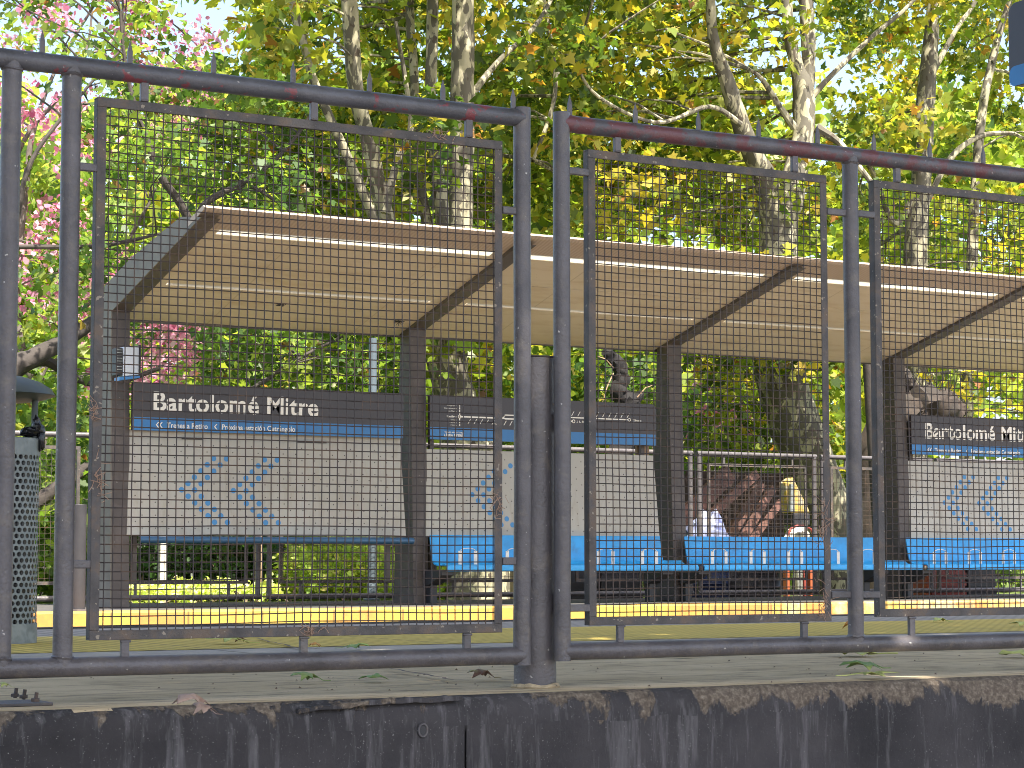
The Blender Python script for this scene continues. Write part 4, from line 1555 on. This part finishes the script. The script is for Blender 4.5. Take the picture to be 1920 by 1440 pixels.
# leaning post
e = empty('leaning_post', (PX(1642, 19.2), 19.2, 0), 'dark post leaning to the left behind the third bay', 'post')
p0 = P(1655, 1120, Y=19.2); p1 = P(1626, 640, Y=19.2)
p0.z = 0.0
MB().tube([p0, p0.lerp(p1, .5), p1], [.075, .072, .068], 14).build('shaft', M['darkbark'], e, smooth=True)
MB().tube([p1, p1 + Vector((.01, 0, .02))], [.07, .06], 14).build('cap', M['dark'], e, smooth=True)

# heap of rusty beams
def beam(ua, va, ub, vb, Ya, Yb, w, label):
    a = P(ua, va, Y=Ya); b = P(ub, vb, Y=Yb)
    s = depth(a) / FPX * w
    d = (b - a).normalized(); n = Vector((0, 1, 0)); t = d.cross(n).normalized()
    n = t.cross(d).normalized()
    h = s / 2; T = .012; D = .07
    mb = MB()
    def bar(t0, t1, n0, n1):
        vs = [a + t * x + n * y for x, y in ((t0, n0), (t1, n0), (t1, n1), (t0, n1))] + [b + t * x + n * y for x, y in ((t0, n0), (t1, n0), (t1, n1), (t0, n1))]
        mb.add(vs, [(0, 3, 2, 1), (4, 5, 6, 7), (0, 1, 5, 4), (1, 2, 6, 5), (2, 3, 7, 6), (3, 0, 4, 7)])
    bar(-h, h, 0, T); bar(-h, -h + T, T, D); bar(h - T, h, T, D)
    o = mb.build('rusty_beam', M['rust']); tag(o, label, 'beam', 'rusty channel beams leaning in a heap')
beam(1270, 985, 1372, 886, 21.0, 21.2, 34, 'widest sunlit rusty beam, leftmost of the leaning heap')
beam(1298, 1000, 1422, 888, 20.8, 21.3, 16, 'second rusty beam of the leaning heap, right of the widest')
beam(1362, 1020, 1430, 905, 21.4, 21.6, 20, 'broad darker rusty beam behind the others in the heap')
beam(1395, 1012, 1452, 915, 20.9, 21.4, 14, 'thin rusty beam at the right of the heap')
beam(1408, 1020, 1470, 938, 20.7, 21.1, 10, 'thinnest rusty beam, rightmost of the heap')
MB().box(PX(1284, 22), PX(1470, 22), 22.0, 22.1, -.06, P(1380, 886, Y=22).z).build('x', M['rustdark'])
o = bpy.data.objects['x']; o.name = 'rusty_steel_sheet'; tag(o, 'dark rusty upright sheet behind the leaning beams', 'sheet')
# blue-grey tarpaulin bundle
q = P(1325, 1000, Y=20.1); s = depth(q) / FPX
vs, fs = lump(q.x, q.y, q.z - .25, 46 * s, 75 * s, 4.4, .25)
o = MB().add(vs, fs).build('tarpaulin_bundle', M['tarp'], smooth=True); tag(o, 'crumpled silvery blue tarpaulin bundle in front of the rusty beams', 'tarpaulin')
# machine-like items behind bay three
e = empty('yellow_machine', (PX(1495, 20.6), 20.6, -.06), 'yellow triangular machine boom with dark pins in front of the forked plane tree', 'machine')
a = P(1468, 905, Y=20.6); b = P(1514, 962, Y=20.6); c = P(1473, 962, Y=20.6); d = P(1482, 895, Y=20.6)
MB().extrude_y([(a.x, a.z), (c.x, c.z), (b.x, b.z), (b.x - .02, b.z + .05), (d.x, d.z)], 20.55, 20.68).build('boom', M['yellow_steel'], e, bevel=.01)
c1 = P(1486, 960, Y=20.5); c2 = P(1483, 908, Y=20.52)
MB().extrude_y([(c1.x - .03, c1.z), (c1.x + .03, c1.z), (c2.x + .03, c2.z), (c2.x - .02, c2.z)], 20.50, 20.54).build('ram', M['galv'], e)
MB().box(PX(1480, 20.6), PX(1510, 20.6), 20.5, 20.7, P(1500, 985, Y=20.6).z, P(1500, 963, Y=20.6).z).build('hinge_block', M['dark'], e, bevel=.01)
q = P(1500, 1000, Y=20.5)
MB().add(*lump(q.x, 20.55, q.z - .04, .15, .13, 8.8, .12)).build('white_hood', M['white'], e, smooth=True)
pts = [P(u, v, Y=20.40) for u, v in ((1478, 1004), (1482, 992), (1494, 986), (1508, 986), (1520, 992), (1526, 1004))]
MB().tube(pts, .014, 8).build('red_guard', M['red'], e, smooth=True)
for (u, mt, w) in ((1476, 'orange', 7), (1498, 'white', 14), (1508, 'red', 9), (1520, 'orange', 8)):
    x = PX(u, 20.5); s = .0055
    MB().box(x - w / 2 * s, x + w / 2 * s, 20.48, 20.56, -.06, P(u, 1040, Y=20.5).z).build('stripe_leg', M[mt], e, bevel=.004)
# barrels and crates under the benches
def barrel(u, Yq, r, h, mt, label):
    x = PX(u, Yq)
    e = empty('barrel', (x, Yq, -.06), label, 'barrel', 'barrels behind the back railing')
    MB().lathe([(0, 0), (r, 0), (r, h * .3), (r * 1.03, h * .32), (r, h * .34), (r, h * .64), (r * 1.03, h * .66), (r, h * .68), (r, h), (r * .95, h)], (x, Yq, -.06), 28).build('drum', M[mt], e, smooth=True)
    MB().lathe([(r * .95, h - .02), (0, h - .02)], (x, Yq, -.06), 28).build('lid', M['dark'], e)
barrel(1320, 18.95, .26, .62, 'navy', 'navy barrel under the left end of the third bench')
barrel(1382, 18.95, .24, .55, 'dark', 'black barrel right of the navy one')
barrel(1425, 18.92, .22, .50, 'dark', 'second black barrel, farther right beside the striped machine')
def crate(u, Yq, w, h, mt, label, d=.4, zb=-.06):
    x = PX(u, Yq)
    e = empty('crate', (x, Yq, zb), label, 'crate', 'crates behind the back railing')
    MB().box(x - w / 2, x + w / 2, Yq, Yq + d, zb, zb + h).build('box', M[mt], e, bevel=.012)
    a = MB()
    for i in range(4):
        z = zb + h * (.12 + .22 * i)
        a.box(x - w / 2 - .004, x + w / 2 + .004, Yq - .012, Yq - .002, z, z + h * .1)
    a.build('slats', M[mt], e)
crate(1080, 18.75, .55, .50, 'dark', 'black crate under the middle of the second bench')
crate(1165, 18.75, .5, .42, 'dark', 'black crate under the right end of the second bench')
crate(1020, 18.75, .34, .48, 'wood', 'bare wooden crate under the second bench beside the stub post')
crate(1778, 18.75, .50, .46, 'red', 'red crate under the fourth bench')
crate(1840, 18.75, .42, .44, 'dark', 'black crate right of the red crate')
x = PX(1738, 18.8)
e = empty('orange_cone', (x, 18.8, -.06), 'orange marker post under the left end of the fourth bench', 'marker post')
MB().lathe([(.075, 0), (.07, .03), (.045, .05), (.04, .48), (.0, .50)], (x, 18.8, -.06), 16).build('tube', M['orange'], e, smooth=True)
MB().lathe([(.0425, .30), (.0422, .38)], (x, 18.8, -.06), 16).build('band', M['white'], e, smooth=True)
e.name = 'marker_post'

# ================================================================== TREES
def tree(name, label, cat, base, group=None):
    return empty(name, base, label, cat, group)

# T1 multi-stemmed plane
Y1 = 21.2
b1 = P(905, 1135, Y=Y1); b1.z = -.06
t1 = tree('plane_tree', 'many-stemmed mottled plane tree rising above the second bay of the shelter', 'tree', b1, 'mottled plane trees behind the shelter')
mb = MB(); st = []
root = [(905, 1150, 150), (902, 1050, 128), (896, 940, 118), (884, 850, 112), (862, 760, 100)]
st += limb(mb, root, Y1, 16)
st += limb(mb, [(862, 780, 84), (845, 700, 62), (828, 640, 52), (845, 560, 48), (860, 480, 47), (864, 400, 46), (866, 250, 45), (868, 100, 43), (868, 0, 42), (870, -250, 34), (880, -600, 20)], Y1, 14, seed=2, dy=-.3)
st += limb(mb, [(855, 760, 60), (850, 620, 40), (838, 500, 32), (832, 427, 29), (822, 333, 27), (808, 200, 22), (811, 0, 23), (806, -300, 16)], Y1, 12, seed=3, dy=.8)
st += limb(mb, [(850, 760, 50), (830, 600, 28), (806, 450, 22), (782, 300, 18), (776, 133, 17), (768, 0, 17), (772, -300, 12)], Y1, 10, seed=4, dy=1.4)
st += limb(mb, [(850, 770, 60), (810, 640, 40), (760, 500, 34), (722, 400, 32), (692, 267, 30), (667, 167, 30), (657, 33, 32), (640, -200, 22)], Y1, 12, seed=5, dy=-.8)
st += limb(mb, [(800, 600, 30), (730, 470, 22), (680, 360, 20), (640, 270, 18), (588, 150, 16), (570, 83, 16), (548, 0, 18), (520, -180, 12)], Y1, 10, seed=6, dy=.4)
st += limb(mb, [(722, 400, 18), (745, 300, 14), (770, 240, 12), (760, 150, 9), (742, 40, 7)], Y1 - .6, 8, seed=7)
st += limb(mb, [(868, 200, 16), (930, 120, 11), (1010, 40, 9), (1060, -60, 6)], Y1 - .3, 8, seed=8, dy=1)
st += limb(mb, [(1000, 300, 7), (1040, 180, 9), (1030, 60, 9), (1000, -100, 6)], Y1 + 1, 8, seed=9)
cl = crown_cloud(185, 480, 1110, -420, 430, Y1, 27, .06)
cl += px_cloud(12, 640, 1180, 660, 790, 21.8, 24) + px_cloud(26, 700, 1000, 480, 610, 19.4, 21.6) + px_cloud(28, 450, 1120, -560, -40, Y1 - 3, Y1 - .3)  # last two groups are unseen leaves, added to shade the stems and crown
twigs(mb, st, cl[::2])
mb.build('trunk', M['plane_bark'], t1, smooth=True)
pts, ids = clumps(cl, [random.uniform(.45, .85) for _ in cl], 100)
leaves_mesh('crown', pts, .142, LOBED, PAL_PLANE, W_PLANE, M['leaf'], t1, clump_of=ids)

# T2 forked plane
Y2 = 22.0
b2 = P(1572, 1135, Y=Y2); b2.z = -.06
t2 = tree('plane_tree', 'thick leaning plane tree that forks above the third bay of the shelter', 'tree', b2, 'mottled plane trees behind the shelter')
mb = MB(); st = []
st += limb(mb, [(1580, 1150, 130), (1562, 1040, 112), (1545, 960, 105), (1510, 850, 98), (1475, 750, 96), (1456, 660, 96), (1455, 560, 84), (1460, 460, 72), (1462, 400, 66)], Y2, 16)
st += limb(mb, [(1458, 440, 58), (1436, 340, 46), (1412, 290, 40), (1389, 233, 35), (1362, 150, 30), (1340, 83, 22), (1332, 0, 18), (1325, -250, 12)], Y2, 12, seed=2, dy=-.5)
st += limb(mb, [(1464, 430, 60), (1484, 350, 52), (1505, 260, 42), (1506, 170, 42), (1493, 120, 26), (1477, 33, 22), (1470, -200, 16)], Y2, 12, seed=3, dy=.3)
st += limb(mb, [(1506, 200, 34), (1516, 117, 27), (1512, 17, 28), (1510, -200, 22), (1500, -500, 14)], Y2 + .2, 12, seed=4)
st += limb(mb, [(1508, 200, 14), (1557, 143, 10), (1637, 67, 9), (1697, 17, 8), (1760, -50, 6)], Y2 + .2, 8, seed=5, dy=-.6)
st += limb(mb, [(1490, 240, 16), (1462, 200, 12), (1430, 150, 10), (1405, 130, 6)], Y2, 8, seed=6)
st += limb(mb, [(1530, 240, 22), (1570, 265, 14), (1600, 300, 12), (1640, 350, 10)], Y2, 8, seed=7, dy=-.5)
st += limb(mb, [(1389, 233, 12), (1330, 200, 9), (1230, 230, 8), (1120, 180, 7), (1080, 120, 5)], Y2 - .5, 8, seed=8, dy=-.5)
cl = crown_cloud(200, 1000, 1660, -420, 440, Y2, 28, .06, keep=lambda u, v, Y: not (1420 < u < 1600 and 60 < v < 260))
cl += px_cloud(22, 1290, 1600, 640, 900, 22.8, 25) + px_cloud(32, 1290, 1640, 520, 650, 19.6, 22.2) + px_cloud(28, 1050, 1680, -560, -40, Y2 - 3, Y2 - .3)  # clumps behind the roof and above the view are added for shade
twigs(mb, st, cl[::2])
mb.build('trunk', M['plane_bark'], t2, smooth=True)
pts, ids = clumps(cl, [random.uniform(.45, .85) for _ in cl], 98)
leaves_mesh('crown', pts, .142, LOBED, PAL_RIGHT, W_RIGHT, M['leaf'], t2, clump_of=ids)

# T3, T4 to the right
Y3 = 24.0
b3 = P(1715, 1120, Y=Y3); b3.z = -.06
t3 = tree('plane_tree', 'straight upright plane trunk above the fourth bay, right of the forked one', 'tree', b3, 'mottled plane trees behind the shelter')
mb = MB()
st = limb(mb, [(1712, 1130, 56), (1714, 800, 50), (1716, 560, 46), (1718, 430, 43), (1728, 333, 38), (1735, 200, 36), (1743, 100, 31), (1750, 0, 24), (1755, -250, 16)], Y3, 14)
st += limb(mb, [(1742, 150, 12), (1790, 60, 9), (1830, 0, 8), (1860, -80, 5)], Y3, 8, seed=2)
st += limb(mb, [(1728, 330, 14), (1680, 420, 12), (1640, 330, 10), (1620, 300, 8)], Y3, 8, seed=3)
st += limb(mb, [(1720, 420, 10), (1780, 300, 12), (1840, 255, 10), (1900, 250, 8)], Y3, 8, seed=4, dy=-.4)
cl = crown_cloud(135, 1600, 2100, -420, 560, Y3, 30)
cl += px_cloud(26, 1640, 2050, 560, 800, 22.5, 26) + px_cloud(22, 1600, 2100, -560, -40, Y3 - 3, Y3 - .3)  # last group, out of view overhead, is added to shade trunk and crown
twigs(mb, st, cl[::2])
mb.build('trunk', M['plane_bark'], t3, smooth=True)
pts, ids = clumps(cl, [random.uniform(.45, .85) for _ in cl], 98)
leaves_mesh('crown', pts, .14, LOBED, PAL_RIGHT, W_RIGHT, M['leaf'], t3, clump_of=ids)
Y4 = 25.5
b4 = P(1812, 1110, Y=Y4); b4.z = -.06
t4 = tree('plane_tree', 'slender curving plane trunk with dark knots at the right edge', 'tree', b4, 'mottled plane trees behind the shelter')
mb = MB()
st = limb(mb, [(1812, 1120, 30), (1812, 800, 26), (1822, 500, 22), (1830, 330, 18), (1843, 200, 17), (1860, 117, 15), (1877, 50, 13), (1896, -10, 11), (1930, -160, 8)], Y4, 12)
for (u, v) in ((1862, 115), (1868, 78), (1843, 185), (1832, 228)):
    q = P(u, v, Y=Y4 - .06)
    mb.add(*lump(q.x, q.y, q.z, .028, .034, u * .1))
cl = crown_cloud(34, 1760, 2120, -400, 420, Y4, 30)
twigs(mb, st, cl[::3])
mb.build('trunk', M['plane_bark'], t4, smooth=True)
pts, ids = clumps(cl, [random.uniform(.5, .9) for _ in cl], 60)
leaves_mesh('crown', pts, .17, LOBED, PAL_RIGHT, W_RIGHT, M['leaf'], t4, clump_of=ids)

# T6 dark-limbed tree, left
Y6 = 20.4
b6 = P(-70, 1140, Y=Y6); b6.z = -.06
t6 = tree('broadleaf_tree', 'dark-limbed leafy tree whose branches fork above the left end of the shelter roof', 'tree', b6)
mb = MB()
st = limb(mb, [(-70, 1150, 70), (-50, 900, 56), (10, 710, 42), (60, 672, 36), (110, 645, 30), (165, 610, 26), (250, 555, 22), (335, 460, 18), (362, 425, 17)], Y6, 12)
s2_ = limb(mb, [(366, 440, 17), (340, 385, 16), (300, 327, 15), (277, 267, 13), (257, 213, 10), (235, 120, 7), (225, 20, 5)], Y6, 10, seed=2); st += s2_
st += limb(mb, [(362, 430, 16), (385, 382, 14), (440, 350, 12), (500, 313, 9), (560, 250, 6), (600, 180, 4)], Y6, 10, seed=3, dy=-.5)
st += limb(mb, [(420, 358, 9), (470, 350, 7), (510, 372, 7), (552, 402, 6), (600, 440, 4)], Y6 - .2, 8, seed=4)
st += limb(mb, [(20, 705, 26), (80, 676, 20), (133, 705, 15), (200, 722, 11), (300, 690, 8)], Y6 + .2, 10, seed=5)
st += limb(mb, [(-60, 990, 34), (60, 945, 28), (150, 885, 24), (215, 850, 18)], Y6 + .1, 10, seed=6)
st += limb(mb, [(-60, 470, 9), (27, 463, 10), (167, 463, 9), (240, 452, 7), (300, 438, 5)], Y6 - .2, 8, seed=7)
st += limb(mb, [(450, 745, 11), (500, 712, 9), (560, 672, 7), (640, 632, 5)], Y6, 8, seed=8)
st += limb(mb, [(-40, 800, 24), (10, 560, 18), (30, 420, 12), (60, 300, 9), (150, 180, 6), (230, 90, 4)], Y6 + .8, 8, seed=9)
cl = crown_cloud(34, 180, 560, 130, 400, Y6, 23, .3)
cl += px_cloud(20, -200, 330, -350, 120, 19.6, 23)
cl += px_cloud(10, 60, 260, 450, 620, 20, 23)
cl += px_cloud(38, 400, 760, 600, 745, 19.8, 23)
cl += px_cloud(12, 20, 230, 720, 1000, 20.5, 23)
twigs(mb, st, cl[::2], .008)
mb.build('trunk', M['darkbark'], t6, smooth=True)
pts, ids = clumps(cl, [random.uniform(.3, .6) for _ in cl], 90)
leaves_mesh('crown', pts, .10, LOBED * np.array([.8, 1]), [(0.07, 0.13, 0.03), (0.13, 0.21, 0.035), (0.24, 0.30, 0.05), (0.26, 0.13, 0.05), (0.2, .12, .04)], [30, 30, 18, 3, 2], M['leaf'], t6, clump_of=ids)

# T5 pink-blossomed tree
Y5 = 26.0
b5 = P(90, 1110, Y=Y5); b5.z = -.06
t5 = tree('blossom_tree', 'pink-flowered tree with thin grey limbs at the far left', 'tree', b5)
mb = MB()
st = limb(mb, [(95, 1115, 44), (80, 840, 30), (62, 740, 26), (36, 650, 24), (27, 560, 20), (40, 420, 16), (50, 330, 14), (62, 250, 10), (100, 140, 7), (170, 20, 5)], Y5, 10)
st += limb(mb, [(40, 420, 12), (28, 310, 11), (60, 240, 9), (112, 180, 7), (160, 100, 5), (175, 0, 4)], Y5 + .3, 8, seed=2)
st += limb(mb, [(60, 740, 16), (110, 640, 12), (200, 520, 9), (280, 380, 6)], Y5 + .5, 8, seed=3)
st += limb(mb, [(30, 560, 12), (-30, 420, 9), (-60, 250, 6)], Y5, 8, seed=4)
cl = px_cloud(80, -260, 380, -380, 240, 24.5, 29)
cl += px_cloud(14, -100, 260, 250, 560, 24.5, 28)
cl += px_cloud(16, 250, 420, 560, 735, 24.5, 28)
cl += px_cloud(6, 60, 230, 500, 900, 24.5, 27)
cl += px_cloud(6, 1290, 1400, 560, 800, 25, 27)
twigs(mb, st, cl[::2], .010)
mb.build('trunk', M['greybark'], t5, smooth=True)
pts, ids = clumps(cl, [random.uniform(.35, .6) for _ in cl], 110)
leaves_mesh('blossoms', pts, .085, PETAL * np.array([.8, 1]), [(0.62, 0.27, 0.38), (0.76, 0.46, 0.53), (0.50, 0.14, 0.26), (0.85, 0.68, 0.68)], [40, 30, 14, 12], M['petal'], t5, clump_of=ids, fold=.4)
pts, ids = clumps(px_cloud(120, -260, 460, -350, 960, 24.5, 29), [random.uniform(.35, .7) for _ in range(120)], 60)
leaves_mesh('crown', pts, .12, OVAL * np.array([1.4, 1]), [(0.14, 0.24, 0.04), (0.26, 0.34, 0.06), (0.08, 0.15, 0.03), (0.36, 0.38, 0.07)], [30, 26, 18, 12], M['leaf'], t5, clump_of=ids)

# blackened stump and cut trunk above the signs
Yk = 19.8
e = empty('burnt_trunk', P(1160, 1120, Y=Yk), 'short blackened twisted trunk between the second and third posts', 'tree trunk'); e.location.z = -.06
mb = MB()
limb(mb, [(1130, 1140, 60), (1150, 900, 48), (1185, 800, 44), (1178, 760, 40), (1160, 735, 34), (1166, 700, 30), (1150, 672, 26), (1132, 660, 16)], Yk, 14, wob=.5, seed=3)
limb(mb, [(1178, 770, 26), (1196, 745, 18), (1206, 735, 6)], Yk, 10, wob=.5, seed=5)
mb.build('wood', M['black_trunk'], e, smooth=True)
mb = MB()
for (ua, va, ub, vb) in ((1150, 700, 1128, 760), (1195, 745, 1225, 722), (1200, 760, 1232, 770), (1150, 690, 1120, 668)):
    mb.tube([P(ua, va, Y=Yk - .1), P((ua + ub) / 2, (va + vb) / 2 - 6, Y=Yk - .15), P(ub, vb, Y=Yk - .1)], [.008, .006, .003], 6)
mb.build('twigs', M['wood'], e, smooth=True)
e = empty('cut_trunk', P(1720, 1110, Y=20.6), 'gnarled brown cut trunk above the right name sign with bare shoots', 'tree trunk'); e.location.z = -.06
mb = MB()
limb(mb, [(1650, 1140, 90), (1655, 900, 90), (1680, 800, 92), (1720, 765, 84), (1765, 762, 62), (1795, 768, 38), (1808, 770, 12)], 20.6, 18, wob=.6, seed=7)
limb(mb, [(1690, 800, 90), (1692, 740, 66), (1690, 705, 40), (1686, 690, 14)], 20.65, 14, wob=.6, seed=9)
mb.build('wood', M['stump'], e, smooth=True)
mb = MB()
for i in range(22):
    u = random.uniform(1685, 1800); v = 745
    a = P(u, v, Y=20.5); b = P(u + random.uniform(-30, 40), v - random.uniform(35, 95), Y=20.4)
    mb.tube([a, a.lerp(b, .5) + Vector((.02, 0, .02)), b], [.007, .005, .002], 5)
mb.build('shoots', M['stump'], e, smooth=True)

# hedge, shrubs and flowers
def shrub(name, label, u0, u1, v0, v1, Ya, Yb, n, per, size, pal, wt, cat='shrub', r=(.2, .35), tm=None, mat='leaf', group=None):
    c = P((u0 + u1) / 2, 1130, Y=(Ya + Yb) / 2); c.z = -.06
    e = empty(name, c, label, cat, group)
    cl = px_cloud(n, u0, u1, v0, v1, Ya, Yb) if v1 < 1040 else [(lambda q: (q.x, q.y, random.uniform(0.05, P(q_u, v0, Y=q.y).z)))(P(q_u, 1048, Y=random.uniform(Ya, Yb))) for q_u in [random.uniform(u0, u1) for _ in range(n)]]
    mb = MB()
    for c_ in cl[::3]:
        s_ = (c_[0] + random.uniform(-.2, .2), c_[1] + random.uniform(-.1, .1), -.06)
        mb.tube([s_, ((s_[0] + c_[0]) / 2 + .03, (s_[1] + c_[1]) / 2, (s_[2] + c_[2]) / 2), c_], [.012, .009, .004], 5, caps=False)
    mb.build('stem_cluster', M['twig'], e)
    pts, ids = clumps(cl, [random.uniform(*r) for _ in cl], per)
    pts = pts[pts[:, 2] > -.05]; ids = np.zeros(len(pts), int)
    leaves_mesh('foliage', pts, size, tm if tm is not None else OVAL * np.array([1.6, 1]), pal, wt, M[mat], e)
    return e
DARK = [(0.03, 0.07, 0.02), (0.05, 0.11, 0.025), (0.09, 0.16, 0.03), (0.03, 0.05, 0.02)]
BRIGHT_SUN = [(0.42, 0.52, 0.10), (0.55, 0.60, 0.13), (0.30, 0.42, 0.07), (0.6, 0.56, 0.18)]  # leaf colours boosted: sunlight on the shrubs is put into the palette
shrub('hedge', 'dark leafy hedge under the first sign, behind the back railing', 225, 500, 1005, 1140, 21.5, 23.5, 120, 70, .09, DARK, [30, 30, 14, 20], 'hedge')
shrub('shrub', 'bright yellow-green rounded shrub right of the dark hedge', 520, 740, 1040, 1140, 21.5, 24.5, 90, 70, .08, BRIGHT_SUN, [30, 30, 20, 10])
shrub('shrub', 'bright low shrub under the left end of the second bench', 800, 960, 1075, 1140, 21, 23.5, 50, 60, .08, BRIGHT_SUN, [30, 30, 20, 10])
shrub('flower_bed', 'low pale flowering plants at the foot of the dark hedge', 225, 520, 1098, 1140, 19.6, 20.9, 60, 40, .06, [(0.55, 0.58, 0.25), (0.45, 0.52, 0.12), (0.75, 0.72, 0.45)], [30, 30, 14], 'flower bed', r=(.08, .16))
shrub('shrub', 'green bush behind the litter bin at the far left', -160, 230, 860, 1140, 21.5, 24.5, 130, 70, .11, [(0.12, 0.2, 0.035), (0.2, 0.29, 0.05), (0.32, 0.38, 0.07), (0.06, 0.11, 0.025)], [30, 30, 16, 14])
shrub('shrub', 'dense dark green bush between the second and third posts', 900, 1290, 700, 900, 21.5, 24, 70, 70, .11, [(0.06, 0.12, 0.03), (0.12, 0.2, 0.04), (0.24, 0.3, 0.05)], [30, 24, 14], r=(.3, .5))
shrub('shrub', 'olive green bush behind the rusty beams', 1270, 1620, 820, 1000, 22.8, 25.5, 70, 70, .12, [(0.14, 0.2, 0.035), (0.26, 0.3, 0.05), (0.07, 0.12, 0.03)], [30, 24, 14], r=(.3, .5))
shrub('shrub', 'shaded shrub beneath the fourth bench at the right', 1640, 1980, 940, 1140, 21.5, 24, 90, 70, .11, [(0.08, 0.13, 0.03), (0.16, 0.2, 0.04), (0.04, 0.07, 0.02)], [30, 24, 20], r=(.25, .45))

# far woods beyond: nobody could count these leaves
def far_woods():
    cl = []
    rr = []
    for i in range(900):
        u = random.uniform(-500, 2500); Y = random.uniform(31, 48)
        top = 190 + 230 * mnoise.noise(Vector((u * .004, Y * .05, 3)))
        v = random.uniform(top, 1060)
        p = P(u, v, Y=Y); cl.append((p.x, p.y, max(p.z, .3))); rr.append(random.uniform(.7, 1.4))
    pts, ids = clumps(cl, rr, 80)
    o = leaves_mesh('distant_woods', pts, .30, SIMPLE, [(0.26, 0.34, 0.05), (0.40, 0.44, 0.075), (0.13, 0.20, 0.035), (0.50, 0.47, 0.10), (0.08, 0.14, 0.03)], [30, 26, 18, 12, 10], M['leaf'], clump_of=ids)
    tag(o, 'mass of sunlit green and yellow foliage far behind the shelter trees', 'woods', kind='stuff')
far_woods()

# unseen tree added over the camera to shade the near platform
ts = tree('shade_tree', 'broad unseen tree added overhead on the street side to shade the near platform', 'tree', (-4.5, -4.0, -1.1))
mb = MB()
main = [Vector(q) for q in ((-4.5, -4.0, -1.1), (-4.4, -3.9, 1.5), (-4.2, -3.6, 4.0), (-3.4, -2.6, 6.0), (-2.0, -.5, 7.2))]
mb.tube(main, [.34, .28, .24, .18, .12], 14)
st = list(main)
for q in ((5.5, 4, 8.2), (3, 7, 8.0), (-3, 6, 8.3), (-7, 1, 8), (1.5, 2, 8.6), (6.5, 7.5, 8.4)):
    q = Vector(q); s_ = Vector((-3.2, -2.2, 6.2))
    pt = [s_, s_.lerp(q, .35) + Vector((0, 0, .5)), s_.lerp(q, .7) + Vector((0, 0, .3)), q]
    mb.tube(pt, [.13, .09, .06, .03], 8); st += pt
mb.build('trunk', M['plane_bark'], ts, smooth=True)
cl = [(-7 + i * 1.25 + random.uniform(-.4, .4), -4.5 + j * 1.25 + random.uniform(-.4, .4), z_ + random.uniform(-.3, .3)) for i in range(18) for j in range(2, 11) for z_ in (7.5, 8.4, 9.3)]
pts, ids = clumps(cl, [random.uniform(.95, 1.25) for _ in cl], 62)
leaves_mesh('crown', pts, .37, LOBED, PAL_PLANE, W_PLANE, M['leaf'], ts, clump_of=ids, up_bias=1.0)

# ================================================================== CAMERA, LIGHT, WORLD
cam = bpy.data.cameras.new('camera')
co = bpy.data.objects.new('camera', cam); COL.objects.link(co)
co.matrix_world = Matrix.Translation(CAM) @ Matrix((( _r.x, _u.x, -_f.x, 0), (_r.y, _u.y, -_f.y, 0), (_r.z, _u.z, -_f.z, 0), (0, 0, 0, 1)))
cam.sensor_width = 36; cam.lens = 36 * FPX / 1920
cam.clip_start = 0.05; cam.clip_end = 5000
scene.camera = co

EL, AZ = R(61), R(178)         # azimuth measured from +Y towards +X
S = Vector((math.sin(AZ) * math.cos(EL), math.cos(AZ) * math.cos(EL), math.sin(EL)))
sl = bpy.data.lights.new('sun', 'SUN'); sl.energy = 5.0; sl.angle = R(0.53); sl.color = (1.0, 0.93, 0.82)
so = bpy.data.objects.new('sun', sl); COL.objects.link(so)
so.rotation_euler = S.to_track_quat('Z', 'Y').to_euler()

w = bpy.data.worlds.new('World'); scene.world = w; w.use_nodes = True
nt = w.node_tree
sky = nt.nodes.new('ShaderNodeTexSky'); sky.sky_type = 'NISHITA'; sky.sun_disc = False
sky.sun_elevation = EL; sky.sun_rotation = AZ % (2 * math.pi)
sky.dust_density = 3.0; sky.ozone_density = 0.4; sky.air_density = 0.8
nt.links.new(sky.outputs[0], nt.nodes['Background'].inputs[0])
nt.nodes['Background'].inputs[1].default_value = 0.15
scene.view_settings.view_transform = 'Standard'
scene.view_settings.look = 'None'
scene.view_settings.exposure = 1.72
scene.view_settings.gamma = 1.0
scene.cycles.pixel_filter_type = 'BLACKMAN_HARRIS'; scene.cycles.filter_width = 1.0
scene.cycles.max_bounces = 7
scene.cycles.diffuse_bounces = 4
scene.cycles.transmission_bounces = 5
scene.cycles.sample_clamp_indirect = 6
